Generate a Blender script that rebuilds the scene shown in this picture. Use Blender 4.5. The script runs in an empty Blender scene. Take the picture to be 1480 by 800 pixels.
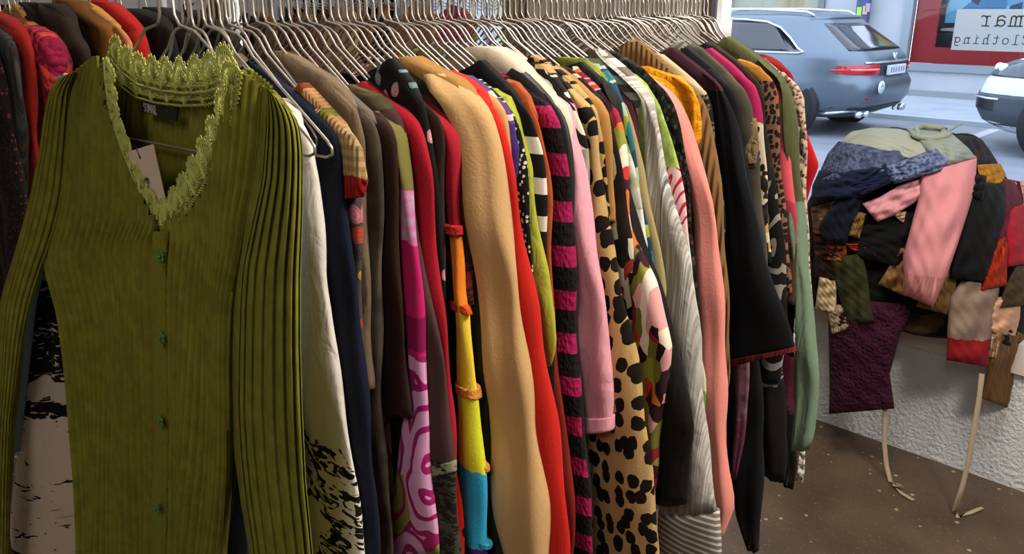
import bpy, bmesh, math, random
from math import sin, cos, pi, sqrt, atan2
from mathutils import Vector, Matrix
random.seed(7)
SC = bpy.context.scene
COL = SC.collection

# ------------------------------------------------------------------ camera, light, exposure
EYE = 1.5
PITCH = math.radians(18.0)
F = 1200.0
cam_d = bpy.data.cameras.new('camera')
cam_d.sensor_width = 36.0
cam_d.lens = F / 1480.0 * 36.0
cam_d.clip_start = 0.02
cam = bpy.data.objects.new('camera', cam_d)
COL.objects.link(cam)
cam.location = (0, 0, EYE)
cam.rotation_euler = (pi / 2 - PITCH, 0, 0)
SC.camera = cam

SC.view_settings.view_transform = 'Standard'
SC.view_settings.look = 'None'
SC.view_settings.gamma = 1.0
SC.view_settings.use_curve_mapping = False
SC.view_settings.exposure = 0.8
SC.cycles.max_bounces = 6
SC.cycles.diffuse_bounces = 3
SC.cycles.use_denoising = True

world = bpy.data.worlds.new('overcast_sky')
SC.world = world
world.use_nodes = True
wn = world.node_tree
bg = wn.nodes['Background']
wtc = wn.nodes.new('ShaderNodeTexCoord')
wsep = wn.nodes.new('ShaderNodeSeparateXYZ')
wr = wn.nodes.new('ShaderNodeValToRGB')
wn.links.new(wtc.outputs['Generated'], wsep.inputs[0])
wn.links.new(wsep.outputs[2], wr.inputs[0])
wn.links.new(wr.outputs[0], bg.inputs[0])
wr.color_ramp.elements[0].color = (.62, .74, .95, 1)
wr.color_ramp.elements[1].color = (.70, .82, 1.0, 1)
bg.inputs[1].default_value = 2.0

def area_light(name, loc, target, sx, sy, power, color):
    l = bpy.data.lights.new(name, 'AREA')
    l.shape = 'RECTANGLE'; l.size = sx; l.size_y = sy
    l.energy = power; l.color = color
    o = bpy.data.objects.new(name, l); COL.objects.link(o)
    o.location = loc
    d = Vector(target) - Vector(loc)
    o.rotation_euler = d.to_track_quat('-Z', 'Y').to_euler()
    return o
# overhead shop lamp, then two fill lights added for cardigan and wall
area_light('shop_and_fill_light', (1.0, .15, 2.72), (.35, .95, 1.1), .5, .9, 56, (1, .93, .82))
area_light('shop_and_fill_light', (-.5, -.9, 2.72), (-.25, .8, .9), .5, .9, 9, (1, .94, .85))  # added front fill, brightens the cardigan
area_light('shop_and_fill_light', (.55, 1.75, 2.72), (.95, 2.1, 0), .5, .9, 30, (1, .93, .84))  # added fill near the heap, brightens the low window wall

# ------------------------------------------------------------------ helpers
def lin(c):
    c = c / 255.0
    return c / 12.92 if c <= .04045 else ((c + .055) / 1.055) ** 2.4
def rgb(h):
    if isinstance(h, str):
        h = h.lstrip('#'); h = tuple(int(h[i:i + 2], 16) for i in (0, 2, 4))
    return (lin(h[0]), lin(h[1]), lin(h[2]), 1.0)

def ray(px, py):
    r = (px - 740.0) / F; u = (400.0 - py) / F
    return Vector((r, cos(PITCH) + u * sin(PITCH), u * cos(PITCH) - sin(PITCH)))

def tag(o, label=None, cat=None, group=None, kind=None):
    if label: o['label'] = label
    if cat: o['category'] = cat
    if group: o['group'] = group
    if kind: o['kind'] = kind
    return o

def empty(name, loc, rz=0.0):
    o = bpy.data.objects.new(name, None); COL.objects.link(o)
    o.empty_display_size = .05
    o.location = loc; o.rotation_euler = (0, 0, rz)
    return o

def mk(name, verts, faces, mats=None, parent=None, smooth=True, uvs=None, fm=None):
    me = bpy.data.meshes.new(name)
    me.from_pydata([tuple(v) for v in verts], [], faces)
    if mats is not None:
        for m in (mats if isinstance(mats, (list, tuple)) else [mats]): me.materials.append(m)
    if fm: me.polygons.foreach_set('material_index', fm)
    if smooth: me.polygons.foreach_set('use_smooth', [True] * len(me.polygons))
    if uvs:
        uvl = me.uv_layers.new(name='UVMap')
        for l in me.loops: uvl.data[l.index].uv = uvs[l.vertex_index]
    me.update()
    o = bpy.data.objects.new(name, me); COL.objects.link(o)
    if parent: o.parent = parent
    return o

class MB:
    "collects shapes into one mesh"
    def __init__(s): s.v = []; s.f = []; s.m = []
    def add(s, vs, fs, mi=0):
        b = len(s.v); s.v += [Vector(v) for v in vs]
        s.f += [tuple(i + b for i in f) for f in fs]; s.m += [mi] * len(fs)
    def box(s, lo, hi, mi=0, mat=None):
        x0, y0, z0 = lo; x1, y1, z1 = hi
        vs = [Vector(p) for p in ((x0,y0,z0),(x1,y0,z0),(x1,y1,z0),(x0,y1,z0),(x0,y0,z1),(x1,y0,z1),(x1,y1,z1),(x0,y1,z1))]
        if mat: vs = [mat @ v for v in vs]
        s.add(vs, [(0,3,2,1),(4,5,6,7),(0,1,5,4),(1,2,6,5),(2,3,7,6),(3,0,4,7)], mi)
    def tube(s, pts, r, n=6, mi=0, closed=False, flat=None):
        pts = [Vector(p) for p in pts]; N = len(pts)
        vs = []; prev = None
        for i, p in enumerate(pts):
            if closed: t = pts[(i + 1) % N] - pts[i - 1]
            else: t = pts[min(i + 1, N - 1)] - pts[max(i - 1, 0)]
            if t.length < 1e-9: t = Vector((0, 0, 1))
            t.normalize()
            if prev is None:
                a = Vector((0, 0, 1)) if abs(t.z) < .9 else Vector((1, 0, 0))
            else: a = prev
            a = (a - t * a.dot(t))
            if a.length < 1e-6: a = Vector((1, 0, 0)) - t * t.x
            a.normalize(); prev = a; b = t.cross(a)
            rr = r[i] if isinstance(r, (list, tuple)) else r
            for k in range(n):
                an = 2 * pi * k / n
                vs.append(p + (a * cos(an) + b * sin(an) * (flat or 1)) * rr)
        fs = []
        for i in range(N if closed else N - 1):
            for k in range(n):
                j = (i + 1) % N
                fs.append((i*n+k, i*n+(k+1)%n, j*n+(k+1)%n, j*n+k))
        if not closed:
            fs.append(tuple(range(n - 1, -1, -1))); fs.append(tuple((N-1)*n + k for k in range(n)))
        s.add(vs, fs, mi)
    def disc(s, c, nrm, r, n=20, th=.004, mi=0, r2=None):
        nrm = Vector(nrm).normalized(); c = Vector(c)
        a = nrm.orthogonal().normalized(); b = nrm.cross(a)
        vs = [c + (a*cos(2*pi*k/n) + b*sin(2*pi*k/n))*r for k in range(n)]
        vs += [c + nrm*th + (a*cos(2*pi*k/n) + b*sin(2*pi*k/n))*(r2 or r) for k in range(n)]
        fs = [(k, (k+1) % n, n+(k+1) % n, n+k) for k in range(n)] + [tuple(range(n-1,-1,-1)), tuple(range(n, 2*n))]
        s.add(vs, fs, mi)
    def sphere(s, c, r, n=10, m=7, mi=0, sc=(1,1,1)):
        vs = []; fs = []
        for i in range(m + 1):
            th = pi * i / m
            for k in range(n):
                ph = 2 * pi * k / n
                vs.append(Vector(c) + Vector((sin(th)*cos(ph)*r*sc[0], sin(th)*sin(ph)*r*sc[1], cos(th)*r*sc[2])))
        for i in range(m):
            for k in range(n):
                fs.append((i*n+k, (i+1)*n+k, (i+1)*n+(k+1)%n, i*n+(k+1)%n))
        s.add(vs, fs, mi)
    def build(s, name, mats, parent=None, smooth=True):
        return mk(name, s.v, s.f, mats, parent, smooth, None, s.m if isinstance(mats, (list, tuple)) else None)

def interp(tab, x):
    "piecewise linear; tab sorted by first value"
    if x <= tab[0][0]: return tab[0][1]
    for (a, b), (c, d) in zip(tab, tab[1:]):
        if x <= c:
            return b + (d - b) * (x - a) / (c - a) if c > a else d
    return tab[-1][1]

def smoothpoly(tab, x):
    "smoothed interpolation (average of neighbours) to soften the corners"
    h = (tab[-1][0] - tab[0][0]) * .012
    return (interp(tab, x - h) + 2 * interp(tab, x) + interp(tab, x + h)) / 4

# ------------------------------------------------------------------ materials
class NT:
    def __init__(s, name):
        s.m = bpy.data.materials.new(name); s.m.use_nodes = True
        s.t = s.m.node_tree; s.bsdf = s.t.nodes['Principled BSDF']
        s.tc = s.t.nodes.new('ShaderNodeTexCoord').outputs['Object']
        s._x = None
    def n(s, typ, **kw):
        nd = s.t.nodes.new(typ)
        for k, v in kw.items(): setattr(nd, k, v)
        return nd
    def put(s, sock, v):
        if isinstance(v, bpy.types.NodeSocket): s.t.links.new(v, sock)
        elif isinstance(v, (tuple, list)) and len(v) == 3 and sock.type == 'RGBA': sock.default_value = (*v, 1)
        else: sock.default_value = v
    def math(s, op, a, b=0.0, c=None):
        nd = s.n('ShaderNodeMath', operation=op)
        s.put(nd.inputs[0], a); s.put(nd.inputs[1], b)
        if c is not None: s.put(nd.inputs[2], c)
        return nd.outputs[0]
    def mix(s, f, a, b):
        nd = s.n('ShaderNodeMix', data_type='RGBA')
        s.put(nd.inputs[0], f); s.put(nd.inputs[6], a); s.put(nd.inputs[7], b)
        return nd.outputs[2]
    def xyz(s):
        if s._x is None:
            nd = s.n('ShaderNodeSeparateXYZ'); s.t.links.new(s.tc, nd.inputs[0]); s._x = nd.outputs
        return s._x
    def vec(s, sc=(1, 1, 1), off=(0, 0, 0)):
        nd = s.n('ShaderNodeMapping'); s.t.links.new(s.tc, nd.inputs[0])
        nd.inputs['Scale'].default_value = sc; nd.inputs['Location'].default_value = off
        return nd.outputs[0]
    def noise(s, scale, v=None, detail=2.0, dist=0.0):
        nd = s.n('ShaderNodeTexNoise'); s.t.links.new(v or s.tc, nd.inputs['Vector'])
        nd.inputs['Scale'].default_value = scale; nd.inputs['Detail'].default_value = detail
        nd.inputs['Distortion'].default_value = dist
        return nd.outputs['Fac'] if 'Fac' in nd.outputs else nd.outputs[0]
    def vec2(s, sx=1.0, sz=1.0):
        c = s.n('ShaderNodeCombineXYZ'); x = s.xyz()
        s.put(c.inputs[0], s.math('MULTIPLY', x[0], sx)); s.put(c.inputs[1], s.math('MULTIPLY', x[2], sz)); return c.outputs[0]
    def voro(s, scale, v=None, feature='F1', rnd=1.0, flat=False):
        nd = s.n('ShaderNodeTexVoronoi', feature=feature); s.t.links.new(v or s.tc, nd.inputs['Vector'])
        if flat: nd.voronoi_dimensions = '2D'
        nd.inputs['Scale'].default_value = scale; nd.inputs['Randomness'].default_value = rnd
        return nd
    def warp(s, v, scale, amt):
        nd = s.n('ShaderNodeTexNoise'); s.t.links.new(v, nd.inputs['Vector']); nd.inputs['Scale'].default_value = scale
        a = s.n('ShaderNodeVectorMath', operation='MULTIPLY_ADD')
        s.t.links.new(nd.outputs['Color'], a.inputs[0]); a.inputs[1].default_value = (amt, amt, amt); s.t.links.new(v, a.inputs[2])
        return a.outputs[0]
    def ramp(s, fac, cols, mode='CONSTANT', pos=None):
        nd = s.n('ShaderNodeValToRGB'); cr = nd.color_ramp; cr.interpolation = mode
        s.t.links.new(fac, nd.inputs[0])
        while len(cr.elements) < len(cols): cr.elements.new(.5)
        for i, c in enumerate(cols):
            cr.elements[i].position = pos[i] if pos else i / len(cols)
        for i, c in enumerate(cols): cr.elements[i].color = c
        return nd.outputs[0]

def pat(t, p):
    "a pattern spec -> colour socket.  all patterns are dyes of the cloth, in the garment's own coordinates"
    k = p[0]
    if k == 'solid':
        c = rgb(p[1])
        nz = t.noise(220, detail=1)
        return t.mix(t.math('MULTIPLY', nz, .35), c, tuple(x * .72 for x in c[:3]) + (1,))
    if k == 'heather':
        return t.mix(t.ramp(t.noise(p[3], detail=3), [(0,0,0,1),(1,1,1,1)], 'LINEAR', [.38, .62]), rgb(p[1]), rgb(p[2]))
    if k == 'leopard':                       # base, spot, scale
        v = t.warp(t.vec2(1.15, .82), 70, .007)
        vo = t.voro(p[3], v, rnd=.8, flat=True)
        d = t.math('ADD', vo.outputs['Distance'], t.math('MULTIPLY', t.noise(150, detail=2), .16))
        spot = t.math('LESS_THAN', d, p[4] if len(p) > 4 else .47)
        base = t.mix(t.noise(60, t.vec((3, 1, .5)), 3), rgb(p[1]), tuple(x * .62 for x in rgb(p[1])[:3]) + (1,))
        return t.mix(spot, base, rgb(p[2]))
    if k == 'cells':                         # colours, scale, stretch
        q = p[3] if len(p) > 3 else (1, .3, .7)
        v = t.warp(t.vec2(q[0] * 1.3, q[2]), 50, .012) if q[1] != 1 else t.warp(t.vec((1, 1, q[2])), 40, .02)
        vo = t.voro(p[2], v, flat=q[1] != 1)
        sp = t.n('ShaderNodeSeparateColor'); t.t.links.new(vo.outputs['Color'], sp.inputs[0])
        return t.ramp(sp.outputs[0], [rgb(c) for c in p[1]])
    if k == 'hstripe':                       # c1,c2,period,duty[,amin,amax]
        z = t.math('ADD', t.xyz()[2], t.math('MULTIPLY', t.noise(12), .006))
        fr = t.math('FRACT', t.math('MULTIPLY', t.math('ADD', z, 5.0 + (p[5] if len(p) > 5 else 0)), 1.0 / p[3]))
        return t.mix(t.math('GREATER_THAN', fr, p[4]), rgb(p[1]), rgb(p[2]))
    if k == 'vstripe':                       # colours, scale
        nz = t.noise(p[2], t.vec((1, 0, .02)), 3)
        return t.ramp(nz, [rgb(c) for c in p[1]], 'LINEAR', [.32 + .36 * i / (len(p[1]) - 1) for i in range(len(p[1]))])
    if k == 'zebra':
        nd = t.n('ShaderNodeTexWave', wave_type='BANDS', bands_direction='DIAGONAL')
        t.t.links.new(t.vec((1, .2, 1.4)), nd.inputs['Vector']); nd.inputs['Scale'].default_value = p[3]; nd.inputs['Distortion'].default_value = 5; nd.inputs['Detail Scale'].default_value = 1.2
        return t.mix(t.math('GREATER_THAN', nd.outputs['Fac'], .5), rgb(p[1]), rgb(p[2]))
    if k == 'swirl':                         # ground, line, leaf, scale
        v = t.warp(t.vec2(1.2, .8), 18, .035)
        vo = t.voro(p[4], v, flat=True)
        rg = t.math('SINE', t.math('MULTIPLY', vo.outputs['Distance'], 21.0))
        line = t.math('GREATER_THAN', rg, .55)
        sp = t.n('ShaderNodeSeparateColor'); t.t.links.new(vo.outputs['Color'], sp.inputs[0])
        g = t.ramp(sp.outputs[1], [rgb(p[1]), rgb(p[3]), rgb(p[1])], 'CONSTANT', [0, .62, .78])
        return t.mix(line, g, rgb(p[2]))
    if k == 'flecks':                        # ground, fleck, scale, size
        vo = t.voro(p[3], t.vec2(1.2, .8), flat=True)
        sp = t.n('ShaderNodeSeparateColor'); t.t.links.new(vo.outputs['Color'], sp.inputs[0])
        f = t.math('MULTIPLY', t.math('LESS_THAN', vo.outputs['Distance'], p[4]), t.math('GREATER_THAN', sp.outputs[0], .35))
        return t.mix(f, rgb(p[1]), rgb(p[2]))
    if k == 'print':                         # paper, ink, scale, amount
        v = t.vec((1, .3, 2.2))
        a = t.math('GREATER_THAN', t.noise(p[3], v, 5, 1.2), p[4])
        b = t.math('GREATER_THAN', t.noise(p[3] * .35, t.vec((1, .3, 1)), 1), .36 if p[4] < .45 else .43)
        return t.mix(t.math('MULTIPLY', a, b), rgb(p[1]), rgb(p[2]))
    if k == 'roses':                         # ground, colours, scale
        vo = t.voro(p[3], t.warp(t.vec2(1.2, .9), 70, .006), flat=True)
        sp = t.n('ShaderNodeSeparateColor'); t.t.links.new(vo.outputs['Color'], sp.inputs[0])
        pet = t.math('LESS_THAN', vo.outputs['Distance'], .33)
        rg = t.math('ADD', t.math('MULTIPLY', t.math('SINE', t.math('MULTIPLY', vo.outputs['Distance'], 40.0)), .25), .75)
        c = t.ramp(sp.outputs[0], [rgb(x) for x in p[2]])
        return t.mix(t.math('MULTIPLY', pet, rg), rgb(p[1]), c)
    if k == 'check':
        x = t.math('GREATER_THAN', t.math('FRACT', t.math('MULTIPLY', t.math('ADD', t.xyz()[0], 3.0), 1 / p[4])), .5)
        z = t.math('GREATER_THAN', t.math('FRACT', t.math('MULTIPLY', t.math('ADD', t.xyz()[2], 5.0), 1 / p[4])), .5)
        a = t.mix(x, rgb(p[1]), rgb(p[2]))
        return t.mix(t.math('MULTIPLY', z, .75), a, rgb(p[3]))
    raise ValueError(k)

_cache = {}
def cloth(name, layers, bump='cloth', rough=.85, sheen=.25):
    """layers: [(pattern, ztop, zbottom)] dyed one over another between two heights of the garment"""
    if isinstance(layers, str): layers = [(('solid', layers), None, None)]
    elif isinstance(layers[0], str): layers = [(layers, None, None)]
    key = (name, repr(layers), bump, rough)
    if key in _cache: return _cache[key]
    t = NT(name)
    col = None
    for (p, zt, zb) in layers:
        c = pat(t, p)
        if col is None: col = c; continue
        z = t.math('ADD', t.xyz()[2], t.math('MULTIPLY', t.math('SUBTRACT', t.noise(45, detail=3), .5), .018))
        f = None
        if zt is not None: f = t.math('LESS_THAN', z, zt)
        if zb is not None:
            g = t.math('GREATER_THAN', z, zb); f = g if f is None else t.math('MULTIPLY', f, g)
        col = t.mix(f if f is not None else 1.0, col, c)
    t.t.links.new(col, t.bsdf.inputs['Base Color'])
    t.bsdf.inputs['Roughness'].default_value = rough
    t.bsdf.inputs['Specular IOR Level'].default_value = .15 if rough > .6 else .5
    t.bsdf.inputs['Sheen Weight'].default_value = sheen * .10
    t.bsdf.inputs['Sheen Roughness'].default_value = .5
    # height: soft long folds + weave / ribs / knit
    h = t.math('MULTIPLY', t.noise(26, t.vec((1, .6, .13)), 2, .5), .8)
    amt = .0062
    if bump == 'cloth':
        h2 = t.math('MULTIPLY', t.noise(90, t.vec((1, .6, .5)), 2), .18); h = t.math('ADD', h, h2)
    elif bump == 'crinkle':
        h2 = t.math('MULTIPLY', t.noise(55, t.vec((1, .6, .45)), 4, 1.0), .8); h = t.math('ADD', h, h2)
    elif bump == 'fleece':
        h2 = t.math('MULTIPLY', t.noise(420, detail=4), .10); h = t.math('ADD', t.math('MULTIPLY', h, .7), h2)
    elif bump == 'knit':
        v = t.voro(330, t.vec((1, .4, .55)))
        h = t.math('ADD', t.math('MULTIPLY', h, .6), t.math('MULTIPLY', v.outputs['Distance'], .35))
    elif bump == 'chunky':
        v = t.voro(95, t.vec((1, .6, .8)))
        h = t.math('ADD', t.math('MULTIPLY', h, .6), t.math('MULTIPLY', v.outputs['Distance'], -1.6))
    elif bump == 'rib':
        w = t.math('SINE', t.math('MULTIPLY', t.xyz()[0], 1400.0))
        h = t.math('ADD', h, t.math('MULTIPLY', w, .22))
    elif bump == 'cord':
        w = t.math('SINE', t.math('MULTIPLY', t.xyz()[0], 900.0))
        h = t.math('ADD', h, t.math('MULTIPLY', w, .25))
    elif bump == 'frill':
        h = t.math('ADD', h, t.math('MULTIPLY', t.noise(70, t.vec((1, 1, .7)), 3, 2.0), 1.8)); 
    bn = t.n('ShaderNodeBump'); bn.inputs['Strength'].default_value = .75; bn.inputs['Distance'].default_value = amt
    t.t.links.new(h, bn.inputs['Height']); t.t.links.new(bn.outputs[0], t.bsdf.inputs['Normal'])
    _cache[key] = t.m
    return t.m

def plain(name, col, rough=.5, metal=0.0, spec=.5, noise=None, bump=None, alpha=None, trans=0, emit=None):
    t = NT(name)
    c = rgb(col)
    if noise:
        c2 = rgb(noise[0])
        t.t.links.new(t.mix(t.ramp(t.noise(noise[1], detail=4), [(0,0,0,1),(1,1,1,1)], 'LINEAR', [.35, .68]), c, c2), t.bsdf.inputs['Base Color'])
    else: t.bsdf.inputs['Base Color'].default_value = c
    t.bsdf.inputs['Roughness'].default_value = rough; t.bsdf.inputs['Metallic'].default_value = metal
    t.bsdf.inputs['Specular IOR Level'].default_value = spec
    if trans: t.bsdf.inputs['Transmission Weight'].default_value = trans
    if bump:
        bn = t.n('ShaderNodeBump'); bn.inputs['Strength'].default_value = bump[1]; bn.inputs['Distance'].default_value = bump[2]
        t.t.links.new(t.noise(bump[0], detail=3), bn.inputs['Height']); t.t.links.new(bn.outputs[0], t.bsdf.inputs['Normal'])
    if emit:
        t.bsdf.inputs['Emission Color'].default_value = rgb(col); t.bsdf.inputs['Emission Strength'].default_value = emit
    return t.m

def glass_mat(name, tint=(1, 1, 1, 1), refl=.08):
    m = bpy.data.materials.new(name); m.use_nodes = True; t = m.node_tree; t.nodes.clear()
    out = t.nodes.new('ShaderNodeOutputMaterial'); tr = t.nodes.new('ShaderNodeBsdfTransparent'); gl = t.nodes.new('ShaderNodeBsdfGlossy')
    mx = t.nodes.new('ShaderNodeMixShader'); fr = t.nodes.new('ShaderNodeFresnel'); fr.inputs[0].default_value = 1.3
    tr.inputs[0].default_value = tint; gl.inputs['Roughness'].default_value = .02
    t.links.new(fr.outputs[0], mx.inputs[0]); t.links.new(tr.outputs[0], mx.inputs[1]); t.links.new(gl.outputs[0], mx.inputs[2]); t.links.new(mx.outputs[0], out.inputs[0])
    return m

WIRE = plain('galvanised_wire', '#b3a99f', .32, .55, noise=('#a39a93', 60))
CHROME = plain('chrome', '#c9cdd2', .12, 1.0)
WHITE_METAL = plain('white_lacquer', '#e8eaec', .35)

# ------------------------------------------------------------------ room shell
D = Vector((.70710678, .70710678, 0))      # along a clothes rail, away from the camera
Gd = Vector((.70710678, -.70710678, 0))    # to the garment's right
def WP(w, n, z):
    "point on the window wall: w along the wall, n into the room, z up"
    s = 4.02 - n * sqrt(2)
    return Vector(((s + w * sqrt(2)) / 2, (s - w * sqrt(2)) / 2, z))
WALLM = Matrix.Translation((4.02/2, 4.02/2, 0)) @ Matrix.Rotation(-pi/4, 4, 'Z')    # local x = w, local -y = n
def wall_obj(name, boxes, mats, label=None, kind='structure', parent=None, smooth=False):
    mb = MB()
    for b in boxes: mb.box(b[0], b[1], b[2] if len(b) > 2 else 0)
    o = mb.build(name, mats, parent, smooth)
    if parent is None: o.matrix_world = WALLM
    if kind: o['kind'] = kind
    if label: o['label'] = label
    return o

floor_t = NT('dark_terrazzo')
v1 = floor_t.voro(26); sp = floor_t.n('ShaderNodeSeparateColor'); floor_t.t.links.new(v1.outputs['Color'], sp.inputs[0])
chip = floor_t.math('MULTIPLY', floor_t.math('LESS_THAN', v1.outputs['Distance'], .16), floor_t.math('GREATER_THAN', sp.outputs[0], .6))
v2 = floor_t.voro(85); sp2 = floor_t.n('ShaderNodeSeparateColor'); floor_t.t.links.new(v2.outputs['Color'], sp2.inputs[0])
chip2 = floor_t.math('MULTIPLY', floor_t.math('LESS_THAN', v2.outputs['Distance'], .3), floor_t.math('GREATER_THAN', sp2.outputs[0], .72))
base = floor_t.ramp(floor_t.noise(5, detail=6), [rgb('#524234'), rgb('#6e5a45')], 'LINEAR', [.35, .7])
base = floor_t.mix(floor_t.math('MULTIPLY', floor_t.noise(260, detail=2), .55), base, rgb('#3c3026'))
c = floor_t.mix(floor_t.math('MULTIPLY', chip2, .5), base, rgb('#7b6c5a')); c = floor_t.mix(chip, c, rgb('#b3a48e'))
floor_t.t.links.new(c, floor_t.bsdf.inputs['Base Color']); floor_t.bsdf.inputs['Roughness'].default_value = .55
PLASTER = plain('white_roughcast', '#e0e3e8', .9, noise=('#d6d9de', 8), bump=(75, 1.0, .012))
SMOOTHW = plain('painted_sill', '#d9cfc6', .6)
PAINT = plain('painted_wall', '#cfc8be', .85, noise=('#c4bcb0', 3))

wall_obj('floor', [((-6, -5.2, -.06), (3, .0, 0))], floor_t.m)
wall_obj('ceiling', [((-6, -5.2, 2.8), (3, .62, 2.9))], plain('ceiling_paint', '#dcd8d0', .9))
wall_obj('wall_window', [((-6, 0, 0), (3, .62, .40))], PLASTER)
wall_obj('trim_1', [((-6, -.025, .40), (3, .62, .50))], SMOOTHW)
wall_obj('wall_header', [((-6, 0, 2.5), (3, .62, 2.8))], PAINT)
wall_obj('wall_right', [((3, -5.2, 0), (3.15, .62, 2.8))], PAINT)
wall_obj('wall_left', [((-6.15, -5.2, 0), (-6, .62, 2.8))], PAINT)
wall_obj('wall_back', [((-6, -5.35, 0), (3, -5.2, 2.8))], PAINT)
wall_obj('wall_pier', [((-3.02, .28, .5), (-2.18, .62, 2.5))], PAINT)
FRAME = plain('window_frame_paint', '#5d4a40', .5)
FRAMEW = plain('window_frame_white', '#dfe3e6', .5)
GLASS = glass_mat('window_glass')
for i, (a, b) in enumerate(((-2.18, 3.0), (-4.4, -3.02), (-6.0, -4.4))):
    w = wall_obj('window_%d' % (i + 1), [((a, .55, .5), (a + .05, .60, 2.5)), ((b - .05, .55, .5), (b, .60, 2.5)), ((a, .55, .5), (b, .60, .54)), ((a, .55, 2.45), (b, .60, 2.5))], FRAME if i == 0 else FRAMEW)
    wall_obj('pane', [((a + .05, .572, .54), (b - .05, .578, 2.45))], GLASS, kind=None, parent=w)
# panels on the unseen ceiling: one shop lamp, two added fill lights
for (x, y) in ((1.0, .15), (-.5, -.9), (.55, 1.75)):
    e = empty('shop_and_fill_lamp', (x, y, 2.74), -pi / 4)
    tag(e, 'flat rectangular white ceiling panel for shop lamp and added fill light', 'lamp', 'ceiling lamps above the clothes racks')
    mb = MB(); mb.box((-.3, -.48, 0), (.3, .48, .06)); mb.build('lamp_housing', WHITE_METAL, e, False)
    mb = MB(); mb.box((-.26, -.44, -.008), (.26, .44, 0)); mb.build('diffuser', plain('lamp_diffuser', '#fff3e0', .5, emit=1.5), e, False)
# ------------------------------------------------------------------ garments on rails
NECK_Z = 1.485
class Rail:
    def __init__(s, p0, half):
        s.p0 = Vector((p0[0], p0[1], 0)); s.half = half; s.last = -9
    def at(s, t): return s.p0 + D * t
    def solve(s, px, py, a):
        d = ray(px, py); r = d.x / d.y
        # (p0.x + k t + k a) = r (p0.y + k t - k a)
        k = .70710678
        return (r * (s.p0.y - k * a) - s.p0.x - k * a) / (k * (1 - r))
    def local(s, t, px, py):
        "pixel -> (a, z) in the garment plane at t (z relative to the hanger's neck)"
        d = ray(px, py); P = s.at(t)
        # plane through P with normal D
        k = (P.dot(D)) / (d.dot(D))
        q = Vector((0, 0, EYE)) + d * k
        return ((q - P).dot(Gd), q.z - NECK_Z)

def local3(rail, t, px, py, a_sh=-.2, yo=0.0):
    "like Rail.local, but left of the far shoulder the cloth swings forward instead of running on along the plane"
    a, z = rail.local(t + yo, px, py)
    if a >= a_sh: return Vector((a, 0.0, z))
    d = ray(px, py); P = rail.at(t); S_ = P + Gd * a_sh
    q = Vector((0, 0, EYE)) + d * ((S_.y + yo * .7) / d.y)
    return Vector(((q - P).dot(Gd), (q - P).dot(D) - yo, q.z - NECK_Z))
def pix_sleeve(name, root, rail, s, outer, inner, mat, th=.014, a_sh=-.2, N=50, M=16, seed=0):
    "a sleeve between two pixel outlines, hung from the far shoulder"
    O = [(y, x) for x, y in outer]; I = [(y, x) for x, y in inner]; vs = []; fs = []
    y0 = min(O[0][0], I[0][0]); y1 = max(O[-1][0], I[-1][0])
    for j in range(N + 1):
        py = y0 + (y1 - y0) * j / N; xo = smoothpoly(O, py); xi = smoothpoly(I, py)
        for k in range(M):
            an = 2 * pi * k / M; px = (xo + xi) / 2 - (xi - xo) / 2 * cos(an)
            yo = sin(an) * th * .5 + th * .25 * sin(px * .16 + py * .012 + seed) * abs(sin(an))
            v = local3(rail, s, px, py, a_sh); v.y += yo; vs.append(v)
    for j in range(N):
        for k in range(M): fs.append((j*M+k, j*M+(k+1) % M, (j+1)*M+(k+1) % M, (j+1)*M+k))
    return mk(name, vs, fs, mat, root)

def sleeve_mesh(outer, w, zhem, th, seed, inner=None, yoff=0.0, rows=44, M=16, fold=.35, flare=0.0, tilt=0.0, tiltall=False):
    """a tube between the outer edge polyline outer[(z desc, a)] and its inner edge"""
    rnd = random.Random(seed); ph = [rnd.uniform(0, 6.28) for _ in range(6)]
    o = [(-z, a) for (z, a) in outer]
    z0 = outer[0][0]; tipa = None
    vs = []; fs = []
    for i in range(rows + 1):
        t = (i / rows) ** 1.35
        z = z0 + (zhem - z0) * t
        ao = smoothpoly(o, -z)
        if inner: ai = smoothpoly(inner, -z)
        else: ai = ao - w * (1 + flare * t)
        topfade = min(1.0, .35 + (i / rows) * 9)
        ai = min(ai, ao - .003)
        wid = (ao - ai) / 2; mid = (ao + ai) / 2
        for k in range(M):
            an = 2 * pi * k / M
            cx = cos(an); sy = sin(an)
            u = (1 - cx) / 2
            thick = th / 2 * topfade * (.8 + .35 * sin(ph[0] + z * 17) * sin(ph[1] + z * 31))
            y = (abs(sy) ** .8) * (1 if sy > 0 else -1) * thick
            y += th * fold * .5 * sin(u * 7.0 + ph[2] + z * 6) * (1 - abs(cx)) * 1.3 + th * .10 * sin(z * 13 + ph[3])
            x = mid + cx * wid + .0012 * sin(z * 60 + ph[4]) * cx + .0015 * sin(z * 23 + ph[5]) * cx
            vs.append((x, y + yoff, z + tilt * u * (1 if tiltall else (i / rows) ** 4)))
    n = rows + 1
    # turn the hem inwards so the opening reads as cloth with an inside
    b = (n - 1) * M
    cen = [sum(vs[b + k][j] for k in range(M)) / M for j in range(3)]
    for lift, s in ((.0, .86), (min(.03, (z0 - zhem) * .6), .7)):
        for k in range(M):
            v = vs[b + k]; vs.append((cen[0] + (v[0] - cen[0]) * s, cen[1] + (v[1] - cen[1]) * s, v[2] + lift))
    n += 2
    for i in range(n - 1):
        for k in range(M):
            fs.append((i*M+k, (i+1)*M+k, (i+1)*M+(k+1)%M, i*M+(k+1)%M))
    fs.append(tuple(range(M)))
    return vs, fs

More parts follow.
